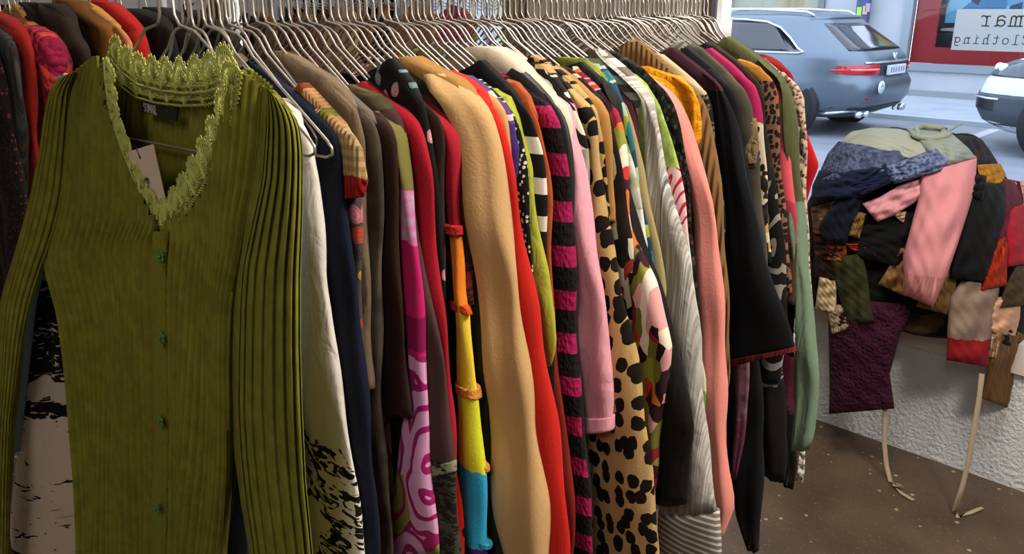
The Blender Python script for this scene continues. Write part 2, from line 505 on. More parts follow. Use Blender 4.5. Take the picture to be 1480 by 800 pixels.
def body_mesh(sh, neckdrop, side, zhem, th, seed, NC=26, NR=26, backdrop=.03):
    "sh: shoulder line [(a, z)] with a rising from the neck to the tip"
    rnd = random.Random(seed + 5); ph = [rnd.uniform(0, 6.28) for _ in range(4)]
    an, zn = sh[0]; at, zt = sh[-1]
    hw = at - .004
    vs = []; fs = []
    def prof(z):
        return interp([(-zt - .02, hw), (-zt + .05, hw * .93), (-zt + .15, side), (-zhem, side * 1.04)], -z)
    for sheet in (-1, 1):
        for j in range(NR + 1):
            for i in range(NC + 1):
                u = -1 + 2 * i / NC
                a = u * hw
                if abs(a) >= an: top = interp(sh, abs(a)) if a > 0 else min(interp(sh, abs(a)), -.012 - .37 * abs(a))
                else:
                    dr = neckdrop if sheet < 0 else backdrop
                    top = zn - dr * (1 - (abs(a) / an) ** 2)
                    if a < 0: top = min(top, -.012 - .37 * an - (.3 * dr) * (1 - (abs(a) / an) ** 2))
                z = top + (zhem - top) * (j / NR) ** 1.2
                x = u * prof(z)
                bulge = sqrt(max(0, 1 - u * u)) ** .5
                y = .003 + sheet * th / 2 * bulge + th * .2 * sin(u * 9 + ph[0] + z * 5) * (1 - u * u) * min(1, j / 6)
                y += th * .1 * sin(z * 11 + ph[1]) * min(1, j / 5)
                vs.append((x, y, z))
    S = (NC + 1) * (NR + 1)
    for sheet in (0, 1):
        for j in range(NR):
            for i in range(NC):
                q = [sheet*S + j*(NC+1)+i, sheet*S + j*(NC+1)+i+1, sheet*S + (j+1)*(NC+1)+i+1, sheet*S + (j+1)*(NC+1)+i]
                fs.append(tuple(q if sheet else q[::-1]))
    for j in range(NR):   # sides
        a, b = j*(NC+1), (j+1)*(NC+1)
        fs.append((a, S+a, S+b, b)); fs.append((a+NC, b+NC, S+b+NC, S+a+NC))
    for i in range(NC):   # shoulders stay closed, neck stays open
        u = -1 + 2 * (i + .5) / NC
        if abs(u * hw) >= an * .98: fs.append((i, i + 1, S + i + 1, S + i))
    return vs, fs

def strip_collar(an, zn, th, h, drop, seed=0, out=.3):
    "a standing collar round the neck opening"
    N = 36; vs = []; fs = []
    for i in range(N):
        p = -pi * .42 + 2 * pi * .42 * i / (N - 1)
        x = an * cos(p); y = max(th * .8, .008) * sin(p) * .9; hh = h * max(.15, x / an)
        fr = max(0, -sin(p))
        z = zn - (drop if sin(p) < 0 else drop * .5) * (1 - (x / an) ** 2)
        w = .0015 * sin(p * 7 + seed)
        for (dz, sc) in ((-.008, 1.03), (hh * .5, 1.0 + out * .12), (hh, 1.0 + out * .3), (hh * .5, .93 + out * .12)):
            vs.append((x * sc, y * (sc + w * 20), z + dz * (1 - .35 * fr)))
    for i in range(N - 1):
        j = i + 1
        for k in range(3): fs.append((i*4+k, j*4+k, j*4+k+1, i*4+k+1))
    return vs, fs

def zat(rail, s, a, py):
    q = rail.at(s) + Gd * a; u = (400.0 - py) / F
    return EYE + q.y / (cos(PITCH) + u * sin(PITCH)) * (u * cos(PITCH) - sin(PITCH)) - NECK_Z
NAMED = []; TIPA = {}
def garment(rail, name, label, cat, edge, mat, k=2, w=.075, hem=None, inner=None, side=.14, bodyhem=None, collar=None,
            group=None, th=None, t=None, bmat=None, lhem=None, left=None, lw=.08, cuff=None, half=.2, neckdrop=.06, flare=0.0, tmin=.0085, sleeves=True, fold=.22, extra=None, tilt=True, hemslope=0):
    """edge: pixels of its visible right edge, from the neck over the shoulder tip (index k) down to the cuff"""
    tx, ty = edge[k]
    s = rail.solve(tx, ty, half) if t is None else t
    if s < rail.last + tmin: s = rail.last + tmin
    rail.last = s
    pts = [rail.local(s, x, y) for (x, y) in edge]
    if hem is not None: zh = rail.local(s, edge[-1][0], hem)[1]
    else: zh = pts[-1][1]
    # make z strictly falling
    o = []
    for a, z in pts:
        if o and z > o[-1][0] - .0015: z = o[-1][0] - .0015
        o.append((z, a))
    root = empty(name, rail.at(s) + Vector((0, 0, NECK_Z)), -pi / 4)
    tag(root, label, cat, group)
    seed = int(s * 1e5) & 0xffff
    th = th or .014
    eyx = sorted([(y, x) for x, y in edge[k:]])
    zconv = lambda py: rail.local(s, interp(eyx, py) - 6, py)[1]
    m = mat(zconv) if callable(mat) else mat
    mb_ = bmat(zconv) if callable(bmat) else (bmat or m)
    # shoulder line
    sh = [(max(a, .03), z) for (z, a) in o[:k + 1]]
    if len(sh) < 2: sh = [(.06, sh[0][1] + .05)] + sh
    out = []
    for a, z in sh:
        if out and a <= out[-1][0] + .004: continue
        out.append((a, z))
    sh = out
    zt = o[k][0]
    at = sh[-1][0]
    bh = zt - (bodyhem if bodyhem else .52 + .1 * ((seed % 17) / 17.0))
    vs, fs = body_mesh(sh, neckdrop, min(side, at - .03), bh, th * .85, seed)
    body = mk('bodice', vs, fs, mb_, root)
    if sleeves:
        inn = None
        if inner:
            q = [rail.local(s, x, y) for (x, y) in inner]
            inn = sorted([(-z, a) for (a, z) in q])
        # sleeve starts at the inner end of the shoulder
        start = [(z, a) for (z, a) in o if a > at - w * .9] or o[k:]
        if start[0] == o[k] and k > 0:
            z1, a1 = o[k - 1]
            if a1 < at: 
                f = min(1, (w * .8) / max(at - a1, 1e-3)); start = [(zt + (z1 - zt) * f, at - (at - a1) * f)] + start
        ahem = pts[-1][0]; ain = interp(inn, -zh) if inn else ahem - w
        hp = hem if hem is not None else edge[-1][1]
        tl = zat(rail, s, ain, hp + hemslope) - zat(rail, s, ahem, hp) if tilt and rail is MAIN else 0
        vs, fs = sleeve_mesh(start, w, zh, th, seed, inn, flare=flare, fold=fold, tilt=tl)
        sl = mk('sleeve', vs, fs, m, root)
        if inn is None: pass
        # the other sleeve hangs down on the far side
        lz = lhem if lhem else max(zh, zt - .58)
        if left:
            pix_sleeve('sleeve', root, rail, s, left[0], left[1], left[2](lambda py: local3(rail, s, 70, py).z) if len(left) > 2 and callable(left[2]) else m, th, seed=seed)
        else:
            lo = [(start[0][0], at - w * .8), (zt, at), (zt - .06, at + .008), (zt - .3, at + .004), (lz - .01, at - .004)]
            vs, fs = sleeve_mesh(lo, lw, lz, th, seed + 1, None, rows=34)
            vs = [(-x, y, z) for x, y, z in vs]; fs = [f[::-1] for f in fs]
            mk('sleeve', vs, fs, m, root)
    if collar:
        cm = collar[1] if len(collar) > 1 and collar[1] else m
        vs, fs = strip_collar(sh[0][0], sh[0][1], th, collar[0], neckdrop, seed, collar[2] if len(collar) > 2 else .3)
        mk('collar', vs, fs, cm, root)
    if cuff:   # ('name', y0, y1, mat, grow)
        for (cn, y0, y1, cm, grow) in cuff:
            za, zb = rail.local(s, interp(eyx, y0), y0)[1], rail.local(s, interp(eyx, y1), y1)[1]
            ang = [(-z, a) for (z, a) in o]
            oa, ob = interp(ang, -za), interp(ang, -zb)
            if inn: ia, ib = interp(inn, -za), interp(inn, -zb)
            else: ia, ib = oa - w, ob - w
            vs, fs = sleeve_mesh([(za, oa + grow), (zb, ob + grow)], w, zb, th * 1.0 + grow * 1.0, seed + 9, [(-za, ia - grow), (-zb, ib - grow)], rows=8, fold=.05, tilt=tl if tilt else 0, tiltall=True)
            mk(cn, vs, fs, cm, root)
    root['t'] = s
    NAMED.append((rail, s, label)); TIPA[label] = at
    if extra: extra(root, rail, s, th)
    return root

def make_hanger_mesh():
    mb = MB(); r = .00125
    for sgn in (-1, 1):
        pts = [(sgn*.0012, 0, .052), (sgn*.002, 0, .040), (sgn*.010, 0, .030), (sgn*.0135, 0, .020), (sgn*.0135, 0, .008), (sgn*.018, 0, .001), (sgn*.040, 0, -.002), (sgn*.050, 0, -.007), (sgn*.062, 0, -.019), (sgn*.110, 0, -.0455), (sgn*.162, 0, -.076), (sgn*.168, 0, -.081), (sgn*.168, 0, -.086), (sgn*.160, 0, -.089), (0, 0, -.092)]
        mb.tube(pts, r, 5)
    tw = []
    for i in range(15): tw.append((cos(i*1.3)*.0018, sin(i*1.3)*.0018, .038 + i * .0012))
    mb.tube(tw, r, 5); mb.tube([(-x, -y, z) for x, y, z in tw], r, 5)
    hk = [(0, 0, .052), (0.0, 0, .058)]
    for i in range(13):
        a = -pi/2 - pi * .12 - i * (pi * 1.22 / 12)
        # hook circle round the rail (rail centre at x=0, z=.079)
        hk.append((0 + .0175 * cos(a) * 1.0, 0, .0775 + .0175 * sin(a)))
    mb.tube(hk, r, 5)
    return mb
hanger_me = None
def hanger(rail, s, label, dz=0.0, yaw=0.0, group=None, bottom=True):
    global hanger_me
    if hanger_me is None:
        o = make_hanger_mesh().build('wire_hanger', WIRE); hanger_me = o.data
    else:
        o = bpy.data.objects.new('wire_hanger', hanger_me); COL.objects.link(o)
    o.location = rail.at(s) + Vector((0, 0, NECK_Z + dz)); o.rotation_euler = (0, 0, -pi / 4 + yaw)
    tag(o, label, 'hanger', group)
    return o

MAIN = Rail((-.29, .70), .2)
# ------------------------------------------------------------------ the green ribbed cardigan, front of the rail
GREEN = cloth('green_rib_knit', [(('heather', '#827e2c', '#736f26', 60), None, None)], 'none', .9, .05)
GREEN_EDGE = cloth('green_knit_band', 'solid #7c7a1e'.split()[1], 'knit', .9)
LACE = plain('green_lace_thread', '#b9bb66', .8, spec=.2)
sG = 0.0
def gl(px, py, y=0.0): return MAIN.local(sG + y, px, py)
gb = empty('green_cardigan', MAIN.at(sG) + Vector((0, 0, NECK_Z)), -pi / 4)
tag(gb, 'green ribbed v neck cardigan with lace collar, hanging frontmost on the rail', 'cardigan')
def gl3(px, py, y=0.0): return local3(MAIN, sG, px, py, -.2, y)
def ylist(tab):            # [(px, py)] sorted by py -> x(py)
    return [(y, x) for (x, y) in tab]
Lx = ylist([(104, 108), (97, 130), (92, 165), (91, 230), (88, 280), (78, 330), (67, 368), (75, 400), (90, 450), (98, 505), (103, 560), (106, 640), (108, 700), (108, 800), (106, 900), (104, 1060)])
Rx = ylist([(388, 122), (386, 150), (384, 200), (378, 260), (367, 320), (359, 372), (351, 410), (346, 450), (343, 520), (342, 600), (338, 680), (330, 750), (323, 800), (322, 900), (322, 1060)])
Cx = ylist([(238, 60), (238, 335), (234, 370), (234, 487), (232, 607), (227, 733), (226, 800), (226, 1060)])
VLx = ylist([(148, 78), (150, 100), (156, 150), (170, 200), (188, 245), (208, 290), (226, 322), (236, 338)])
VRx = ylist([(352, 98), (350, 118), (340, 165), (322, 220), (298, 265), (272, 305), (250, 330), (238, 338)])
SHL = [(60, 128), (85, 112), (104, 105), (148, 80), (238, 80)]
SHR = [(238, 80), (352, 98), (372, 112), (398, 140), (425, 168)]
def sh_y(x): return interp(SHL, x) if x < 238 else interp(SHR, x)
PITCHR = 6.6
def rib(q): return max(0.0, min(1.0, (abs(sin(pi * q)) - .30) / .45))
def half_front(left):
    vs = []; fs = []
    W = 150; per = 7; nr = (18 if left else 15); NCo = nr * per; NRo = 120
    for j in range(NRo + 1):
        py = 80 + (1060 - 80) * (j / NRo) ** 1.1
        for i in range(NCo + 1):
            u = i / NCo
            cx = smoothpoly(Cx, py) + (-11 if left else 11) * max(0, min(1, (py - 318) / 30)); e = smoothpoly(Lx if left else Rx, py)
            px = cx + (e - cx) * u
            yy = max(py, sh_y(px) )
            b = sqrt(max(0, 1 - u ** 3.2))
            y = -.004 - .016 * b
            a, dy, z = gl3(px, yy, y)
            y -= (.0048) * rib(i / per) * (1 if u < .995 else 0)
            lo = max(0, (py - 450) / 400)
            y += .0045 * min(1, lo) * sin(u * 16 + (1.3 if left else 0) + z * 3) + .003 * sin(u * 8 + z * 10)
            vs.append((a, y + dy, z))
    for j in range(NRo):
        py = 80 + (1060 - 80) * ((j + .5) / NRo) ** 1.1
        for i in range(NCo):
            u = (i + .5) / NCo
            cx = interp(Cx, py) + (-11 if left else 11) * max(0, min(1, (py - 318) / 30)); e = interp(Lx if left else Rx, py); px = cx + (e - cx) * u
            if py < 338 and ((left and px > interp(VLx, py) + (5 if py < 280 else 10)) or (not left and px < interp(VRx, py) - (5 if py < 280 else 9))): continue
            if sh_y(px) > py + 9: continue
            q = (j*(NCo+1)+i, j*(NCo+1)+i+1, (j+1)*(NCo+1)+i+1, (j+1)*(NCo+1)+i)
            fs.append(q if left else q[::-1])
    return vs, fs
v, f = half_front(True); mk('left_front', v, f, GREEN, gb)
v, f = half_front(False); mk('right_front', v, f, GREEN, gb)
# button band
mbp = MB(); rows = 60
for k in range(rows):
    pass
vs = []; fs = []
for j in range(rows + 1):
    py = 333 + (1060 - 333) * j / rows
    for i, (dx, yy) in enumerate(((-12.5, -.0195), (-11.5, -.0250), (-5, -.0268), (0, -.0272), (6, -.0268), (11.5, -.0250), (12.5, -.0195))):
        a, z = gl(smoothpoly(Cx, py) + dx, py, yy); lo = max(0, (py - 450) / 400)
        vs.append((a, yy + .003 * sin(z * 10), z))
for j in range(rows):
    for i in range(6): fs.append((j*7+i, j*7+i+1, (j+1)*7+i+1, (j+1)*7+i)[::-1])
mk('button_band', vs, fs, GREEN_EDGE, gb)
# back panel with ribs, seen inside the neckline
vs = []; fs = []; NCo = 40 * 7; NRo = 50
for j in range(NRo + 1):
    for i in range(NCo + 1):
        px = 105 + (388 - 105) * i / NCo
        topy = interp([(105, 106), (150, 84), (175, 100), (240, 118), (310, 118), (350, 104), (388, 128)], px)
        py = topy + (1060 - topy) * (j / NRo) ** 1.3
        lx, rx = interp(Lx, py), interp(Rx, py)
        q = lx + (rx - lx) * i / NCo
        a, dy, z = gl3(q, py); u = -1 + 2 * i / NCo
        vs.append((a, dy + .004 + .010 * sqrt(max(0, 1 - u * u)) - .0032 * rib(i / 7.), z))
for j in range(NRo):
    for i in range(NCo): fs.append((j*(NCo+1)+i, j*(NCo+1)+i+1, (j+1)*(NCo+1)+i+1, (j+1)*(NCo+1)+i)[::-1])
mk('back_panel', vs, fs, GREEN, gb)
# sleeves: ribs run down their length
def gsleeve(outer, inner, name, ribs, yc):
    vs = []; fs = []; N = 110; per = 7; M = ribs * per * 2
    O = ylist(outer); I = ylist(inner); y0 = min(outer[0][1], inner[0][1]); y1 = max(outer[-1][1], inner[-1][1])
    for j in range(N + 1):
        py = y0 + (y1 - y0) * (j / N) ** 1.15
        xo = smoothpoly(O, py); xi = smoothpoly(I, py)
        for k in range(M):
            an = 2 * pi * k / M
            c_ = cos(an); px = (xo + xi) / 2 + (xo - xi) / 2 * c_
            yy = max(py, sh_y(px)) if py < 200 else py
            z = gl(px, yy)[1]
            rr = .0125 * (1 + .15 * sin(z * 21))
            sm = max(0, min(1, (py - 300) / 120)); y = yc + rr * sin(an) * (abs(sin(an)) ** (-.25 * sm) if abs(sin(an)) > .01 else 1) - .0035 * (1 - sm) * sin(an / 2) ** 2 + .0032 * rib(k / per) * (1 if sin(an) > 0 else -1)
            y += .003 * sin(z * 12 + (1 if xo > 200 else 3))
            yq = y if sin(an) < 0 else .3 * y
            a, dy, z = gl3(px, yy, yq)
            vs.append((a, y + dy, z))
    for j in range(N):
        for k in range(M):
            q = (j*M+k, (j+1)*M+k, (j+1)*M+(k+1) % M, j*M+(k+1) % M)
            fs.append(q if xo > xi else q[::-1])
    mk(name, vs, fs, GREEN, gb)
gsleeve([(392, 128), (410, 143), (425, 163), (434, 185), (438, 220), (438, 300), (435, 400), (435, 500), (438, 600), (443, 700), (451, 780), (455, 830), (460, 960), (462, 1010)],
        [(386, 124), (384, 180), (378, 260), (362, 330), (350, 385), (346, 440), (344, 520), (343, 590), (347, 660), (355, 730), (364, 790), (372, 860), (380, 960), (384, 1010)], 'sleeve', 9, -.008)
gsleeve([(98, 108), (84, 116), (74, 132), (66, 170), (60, 215), (52, 260), (42, 310), (30, 360), (17, 405), (8, 440), (4, 490), (2, 540), (-2, 600), (-6, 680), (-8, 760), (-10, 860), (-12, 960)],
        [(112, 104), (104, 130), (101, 200), (96, 280), (84, 330), (70, 368), (57, 402), (44, 445), (32, 500), (24, 560), (18, 610), (15, 700), (14, 780), (14, 860), (12, 960)], 'sleeve', 7, -.006)

# lace: crocheted fans set along the neckline
def lace_path(name, pts, outward, n, size, y0):
    "pts pixels; fans stand off the path to the side given by outward (+1 left of travel)"
    mb = MB(); P = [Vector((gl(x, y, y0)[0], y0, gl(x, y, y0)[1])) for x, y in pts]
    L = [0]
    for a, b in zip(P, P[1:]): L.append(L[-1] + (b - a).length)
    def at(s):
        s = max(0, min(L[-1], s))
        for i in range(len(P) - 1):
            if s <= L[i + 1]:
                f = (s - L[i]) / max(L[i + 1] - L[i], 1e-9); return P[i].lerp(P[i + 1], f), (P[i + 1] - P[i]).normalized()
        return P[-1], (P[-1] - P[-2]).normalized()
    tot = L[-1]; step = tot / n; rt = .00055
    for q in range(2):      # two chained headings with zigzag between
        ln = []
        for i in range(n * 14 + 1):
            p, tdir = at(tot * i / (n * 14)); nn = Vector((-tdir.z, 0, tdir.x)) * outward
            ln.append(p + nn * (q * .0045 + .0011 * ((i % 2) * 2 - 1)) + Vector((0, -.0012 * (i % 2), 0)))
        mb.tube(ln, .0007, 4)
    for i in range(n):
        p, td = at(step * (i + .5)); nn = Vector((-td.z, 0, td.x)) * outward
        c = p + nn * (size * .30); R = size * .68
        def pt(r, an, dy=0): return c + (td * cos(an) * step / size * .74 + nn * sin(an)) * r + Vector((0, -.0008 - .0006 * sin(an * 3 + i) + dy, 0))
        for rr in (R, R * .93, R * .84, R * .62, R * .42, R * .24):
            mb.tube([pt(rr * (1 + (.05 if k % 2 and rr == R else 0)), -.35 + (pi + .7) * k / 18) for k in range(19)], rt * (1.35 if rr >= R * .86 else 1), 4)
        for k in range(15):
            an = -.2 + (pi + .4) * k / 14
            mb.tube([pt(R * .06, an), pt(R * .5, an + .12, -.001), pt(R * .97, an)], rt * .95, 4)
        for k in range(9):     # picot edge
            an = .1 + (pi - .2) * k / 8; cc = pt(R * 1.08, an)
            mb.tube([cc + Vector((cos(h) * .0021, 0, sin(h) * .0021)) for h in (0, 1.26, 2.5, 3.8, 5.0)], rt * .8, 4, closed=True)
        for k in range(7):     # tiny loops in the heading between fans
            q_, t2 = at(step * (i + k / 7.)); n2 = Vector((-t2.z, 0, t2.x)) * outward; cc = q_ + n2 * .0085
            mb.tube([cc + (t2 * cos(h) + n2 * sin(h)) * .0026 for h in (0, 1.05, 2.1, 3.1, 4.2, 5.2)], rt * .8, 4, closed=True)
    return mb.build(name, LACE, gb)
lace_path('lace_trim', [(150, 84), (153, 120), (160, 165), (173, 205), (190, 248), (210, 292), (228, 322), (238, 336)], 1, 9, .021, -.0215)
lace_path('lace_trim', [(350, 104), (345, 140), (336, 175), (320, 222), (297, 266), (271, 306), (252, 328), (240, 337)], -1, 8, .0245, -.0215)
lace_path('lace_trim', [(156, 96), (172, 122), (196, 140), (228, 149), (262, 153), (300, 152), (330, 142), (347, 124)], 1, 8, .024, .0005)
lace_path('lace_trim', [(160, 84), (176, 104), (200, 122), (232, 131), (266, 135), (300, 133), (328, 124), (346, 110)], 1, 9, .026, -.0035)
# soft knitted backing behind the back collar lace
vs = []; fs = []
top = [(150, 74), (165, 74), (185, 84), (210, 94), (240, 102), (275, 106), (305, 106), (330, 104), (352, 98)]
bot = [(150, 92), (172, 120), (196, 140), (228, 149), (262, 153), (300, 152), (330, 142), (347, 124), (354, 104)]
for i in range(9):
    for j in range(6):
        x = top[i][0] + (bot[i][0] - top[i][0]) * j / 5; y = top[i][1] + (bot[i][1] - top[i][1]) * j / 5
        a, z = gl(x, y); vs.append((a, .0045 - .002 * sin(j * 1.2), z))
for i in range(8):
    for j in range(5): fs.append((i*6+j, i*6+j+1, i*6+6+j+1, i*6+6+j))
o = mk('collar_band', vs, fs, cloth('green_lace_band', 'solid #8a8c38'.split()[1], 'chunky', .9), gb)
sm = o.modifiers.new('thick', 'SOLIDIFY'); sm.thickness = .0012
# buttons: small green flowers
BTN = plain('green_button', '#4a7a26', .3, spec=.6)
for (px, py) in ((233, 370), (234, 487), (232, 607), (227, 733)):
    a, z = gl(px, py, -.0302); mb = MB()
    for k in range(5):
        an = k * 2 * pi / 5 + .4
        mb.sphere((a + .0034 * cos(an), -.0302, z + .0034 * sin(an)), .0026, 8, 6, sc=(1, .55, 1))
    mb.sphere((a, -.0318, z), .0019, 8, 6)
    mb.sphere((a - .006, -.0297, z - .0062), .0028, 8, 6, sc=(1.2, .5, .8))
    mb.sphere((a - .002, -.0297, z - .0085), .0022, 8, 6, sc=(.8, .5, 1.1))
    mb.build('button', BTN, gb)

# stroke lettering (flat raised strips)
def strokes(mb, segs, org, ux, uz, nrm, w, th, mi=0):
    for seg in segs:
        pts = [org + ux * x + uz * y for x, y in seg]
        for a, b in zip(pts, pts[1:]):
            d = (b - a)
            if d.length < 1e-7: continue
            e = d.normalized() * w * .5; sd = d.cross(nrm).normalized() * w * .5
            q = [a - e - sd, b + e - sd, b + e + sd, a - e + sd]
            mb.add(q + [p + nrm * th for p in q], [(0,1,2,3), (4,7,6,5), (0,4,5,1), (1,5,6,2), (2,6,7,3), (3,7,4,0)], mi)
def arc(cx, cy, rx, ry, a0, a1, n=8):
    return [(cx + rx * cos(math.radians(a0 + (a1 - a0) * i / n)), cy + ry * sin(math.radians(a0 + (a1 - a0) * i / n))) for i in range(n + 1)]
GLY = {
 'S': [arc(.3, .76, .25, .23, 30, 270, 8) + arc(.3, .27, .25, .25, 90, -150, 8)],
 'U': [[(.05, 1), (.05, .3)] + arc(.3, .3, .25, .28, 180, 360, 8) + [(.55, 1)]],
 'M': [[(.02, 0), (.06, 1), (.32, .4), (.58, 1), (.62, 0)]],
 'A': [[(0, 0), (.28, 1), (.56, 0)], [(.12, .35), (.45, .35)]],
 'R': [[(.05, 0), (.05, 1), (.35, 1)] + arc(.35, .76, .2, .24, 90, -90, 6) + [(.05, .52)], [(.28, .52), (.56, 0)]],
 'm': [[(0, .66), (.12, .66), (.12, 0)], [(0, 0), (.24, 0)], arc(.27, .46, .15, .2, 180, 0) + [(.42, 0)], [(.33, 0), (.53, 0)], arc(.57, .46, .15, .2, 180, 0) + [(.72, 0)], [(.62, 0), (.84, 0)]],
 'a': [arc(.3, .48, .24, .19, 150, 0) + [(.54, 0), (.66, 0)], arc(.3, .2, .24, .2, 50, 330, 10), [(.3, .39), (.54, .36)]],
 'r': [[(.02, .64), (.2, .64), (.2, 0)], [(.02, 0), (.44, 0)], arc(.42, .42, .22, .24, 180, 55)],
 'C': [arc(.36, .5, .32, .48, 40, 320, 14), [(.6, .95), (.6, .72)]],
 'l': [[(.08, 1), (.32, 1), (.32, 0)], [(.06, 0), (.58, 0)]],
 'o': [arc(.32, .33, .29, .33, 0, 360, 14)],
 't': [[(.22, .9), (.22, .2)] + arc(.4, .2, .18, .2, 180, 320, 6), [(.04, .66), (.52, .66)]],
 'h': [[(.0, 1), (.14, 1), (.14, 0)], [(0, 0), (.28, 0)], arc(.34, .42, .2, .22, 180, 0) + [(.54, 0)], [(.42, 0), (.66, 0)]],
 'i': [[(.1, .64), (.32, .64), (.32, 0)], [(.06, 0), (.58, 0)], [(.31, .86), (.33, .9)]],
 'n': [[(.0, .64), (.14, .64), (.14, 0)], [(0, 0), (.28, 0)], arc(.34, .42, .2, .22, 180, 0) + [(.54, 0)], [(.42, 0), (.66, 0)]],
 'g': [arc(.3, .36, .25, .28, 0, 360, 12), [(.66, .64), (.55, .64), (.55, -.1)] + arc(.32, -.1, .23, .2, 0, -140, 6)],
 'e': [[(.05, .35), (.52, .35)] + arc(.29, .34, .24, .3, 0, 300, 10)],
 's': [arc(.27, .5, .2, .16, 30, 270, 6) + arc(.27, .17, .2, .17, 90, -150, 6)],
 'u': [[(.04, .64), (.04, .25)] + arc(.26, .25, .22, .24, 180, 360, 6), [(.48, .64), (.48, 0)]],
}
def word(mb, txt, org, ux, uz, nrm, h, w, th, adv=.78):
    x = 0
    for ch in txt:
        if ch in GLY: strokes(mb, GLY[ch], org + ux * x * h, ux * h, uz * h, nrm, w, th)
        x += adv
# neck label, sewn inside the back
lab = [gl(206, 146), (gl(256, 160)), gl(255, 175), gl(206, 162)]
p = [Vector((a, .0065 - .0015, z)) for a, z in lab]; nrm = Vector((0, -1, 0))
mb = MB(); mb.add(p + [q + nrm * .0012 for q in p], [(0,1,2,3), (4,7,6,5), (0,4,5,1), (1,5,6,2), (2,6,7,3), (3,7,4,0)])
lb = mb.build('neck_label', plain('black_satin_label', '#0d0c0d', .5), gb, False)
for v_ in lb.data.vertices: v_.co.y -= .004
ux = (p[1] - p[0]).normalized(); uz = Vector((-ux.z, 0, ux.x)) 
hgt = (p[0] - p[3]).length
mb = MB(); word(mb, 'SUMAR', p[3] + ux * .005 + uz * hgt * .16 + nrm * .0054, ux, uz, nrm, hgt * .68, hgt * .09, .0003, .74)
strokes(mb, [[(0, 0), (.5, 0)], [(0, .35), (.5, .35)]], p[3] + ux * .0275 + uz * hgt * .15 + nrm * .0054, ux * .006, uz * .004, nrm, .0008, .0003)
mb.build('label_lettering', plain('label_thread', '#b8adb5', .7), lb, False)
# swing tag on its thread
tp = [gl(186, 219, -.023), gl(222, 208, -.023), gl(243, 302, -.019), gl(211, 314, -.019)]
q = [Vector((a, -.023 + (0 if i < 2 else .004), z)) for i, (a, z) in enumerate(tp)]
mb = MB(); mb.add(q + [w_ + Vector((0, -.0007, 0)) for w_ in q], [(0,1,2,3), (4,7,6,5), (0,4,5,1), (1,5,6,2), (2,6,7,3), (3,7,4,0)])
tgo = mb.build('price_tag', plain('blush_card', '#d9c0aa', .75), None, False)
tgo.matrix_world = gb.matrix_basis.copy() if False else Matrix.Translation(gb.location) @ Matrix.Rotation(-pi/4, 4, 'Z')
tag(tgo, 'blush cardboard price tag hanging in the neckline of the green cardigan', 'price tag')
ux = (q[1] - q[0]).normalized(); dn = (q[3] - q[0]).normalized(); nr = Vector((0, -1, 0)) 
mb = MB(); org = q[0].lerp(q[3], .56) + ux * .008 + Vector((0, -.0013, 0))
word(mb, 'Resume'.replace('R', 'R'), org, ux + Vector((0, 0, .15)), -dn, nr, .0068, .0008, .0003, .5 * 1.05)
strokes(mb, [[(0, 0), (1, .12)]], org + dn * .008 + ux * .003, ux * .012, -dn * .01, nr, .0006, .0003)
mb.disc(q[0].lerp(q[1], .42) + dn * .007 + Vector((0, -.0008, 0)), nr, .0017, 10, .0003)
mb.build('tag_lettering', plain('tag_ink', '#4a3a38', .7), tgo, False)
mb = MB(); hole = q[0].lerp(q[1], .42) + dn * .007
mb.tube([hole + Vector((0, -.001, 0)), q[0].lerp(q[1], .4) + Vector((0, -.002, .002)), Vector((gl(196, 203)[0], -.008, gl(196, 203)[1])), Vector((gl(190, 201)[0], -.002, gl(190, 201)[1]))], .0004, 4)
mb.build('thread', plain('tag_thread', '#3a2a20', .8), tgo)
# green cardigan's hanger with its bar across the opening
hg = MB()
bar = [gl(188, 200), gl(300, 221)]
HN = gl(243, 36)
Lt, Rt = gl(82, 122), gl(428, 184)
for nk, tip, sg in ((HN, Lt, -1), (HN, Rt, 1)):
    a0, z0 = nk
    hg.tube([(a0 + sg*.0012, 0, z0 + .045), (a0 + sg*.004, 0, z0 + .034), (a0 + sg*.0135, 0, z0 + .022), (a0 + sg*.0135, 0, z0 + .008), (a0 + sg*.02, 0, z0), (a0 + sg*.045, 0, z0 - .004),
             (a0 + sg*.075, 0, z0 - .022 if sg < 0 else z0 - .02), (tip[0] - sg*.01, 0, tip[1] + .002), (tip[0], -.001, tip[1] - .004), (tip[0] - sg * .004, 0, tip[1] - .012)] , .0013, 5)
hg.tube([(Lt[0] + .004, 0, Lt[1] - .012), (bar[0][0], -.001, bar[0][1]), (bar[1][0], -.001, bar[1][1]), (Rt[0] - .004, 0, Rt[1] - .012)], .0013, 5)
a0, z0 = HN
hk = [(a0, 0, z0 + .044), (a0, 0, z0 + .056)]
RZ = .0775
for i in range(13):
    a = -pi/2 - pi * .12 - i * (pi * 1.22 / 12)
    hk.append((a0 * (1 - min(1, i / 3.)) + .0175 * cos(a), 0, RZ + .0175 * sin(a)))
hg.tube(hk, .0013, 5)
o = hg.build('wire_hanger', WIRE); o.matrix_world = Matrix.Translation(gb.location) @ Matrix.Rotation(-pi/4, 4, 'Z')
tag(o, 'wire hanger carrying the green ribbed cardigan, its bar crossing the neckline', 'hanger')
MAIN.last = .021
# ------------------------------------------------------------------ the garments of the main rail, front to back
S = lambda c: ('solid', c)
def L(name, layers, bump='cloth', rough=.85, sheen=.25):
    "layers given with pixel heights at the garment's own sleeve; resolved to garment heights when it is built"
    def f(z): return cloth(name, [(p, None if a is None else z(a), None if b is None else z(b)) for (p, a, b) in layers], bump, rough, sheen)
    return f
def M1(name, pattern, bump='cloth', rough=.85, sheen=.25): return cloth(name, pattern if not isinstance(pattern, str) else ('solid', pattern), bump, rough, sheen)

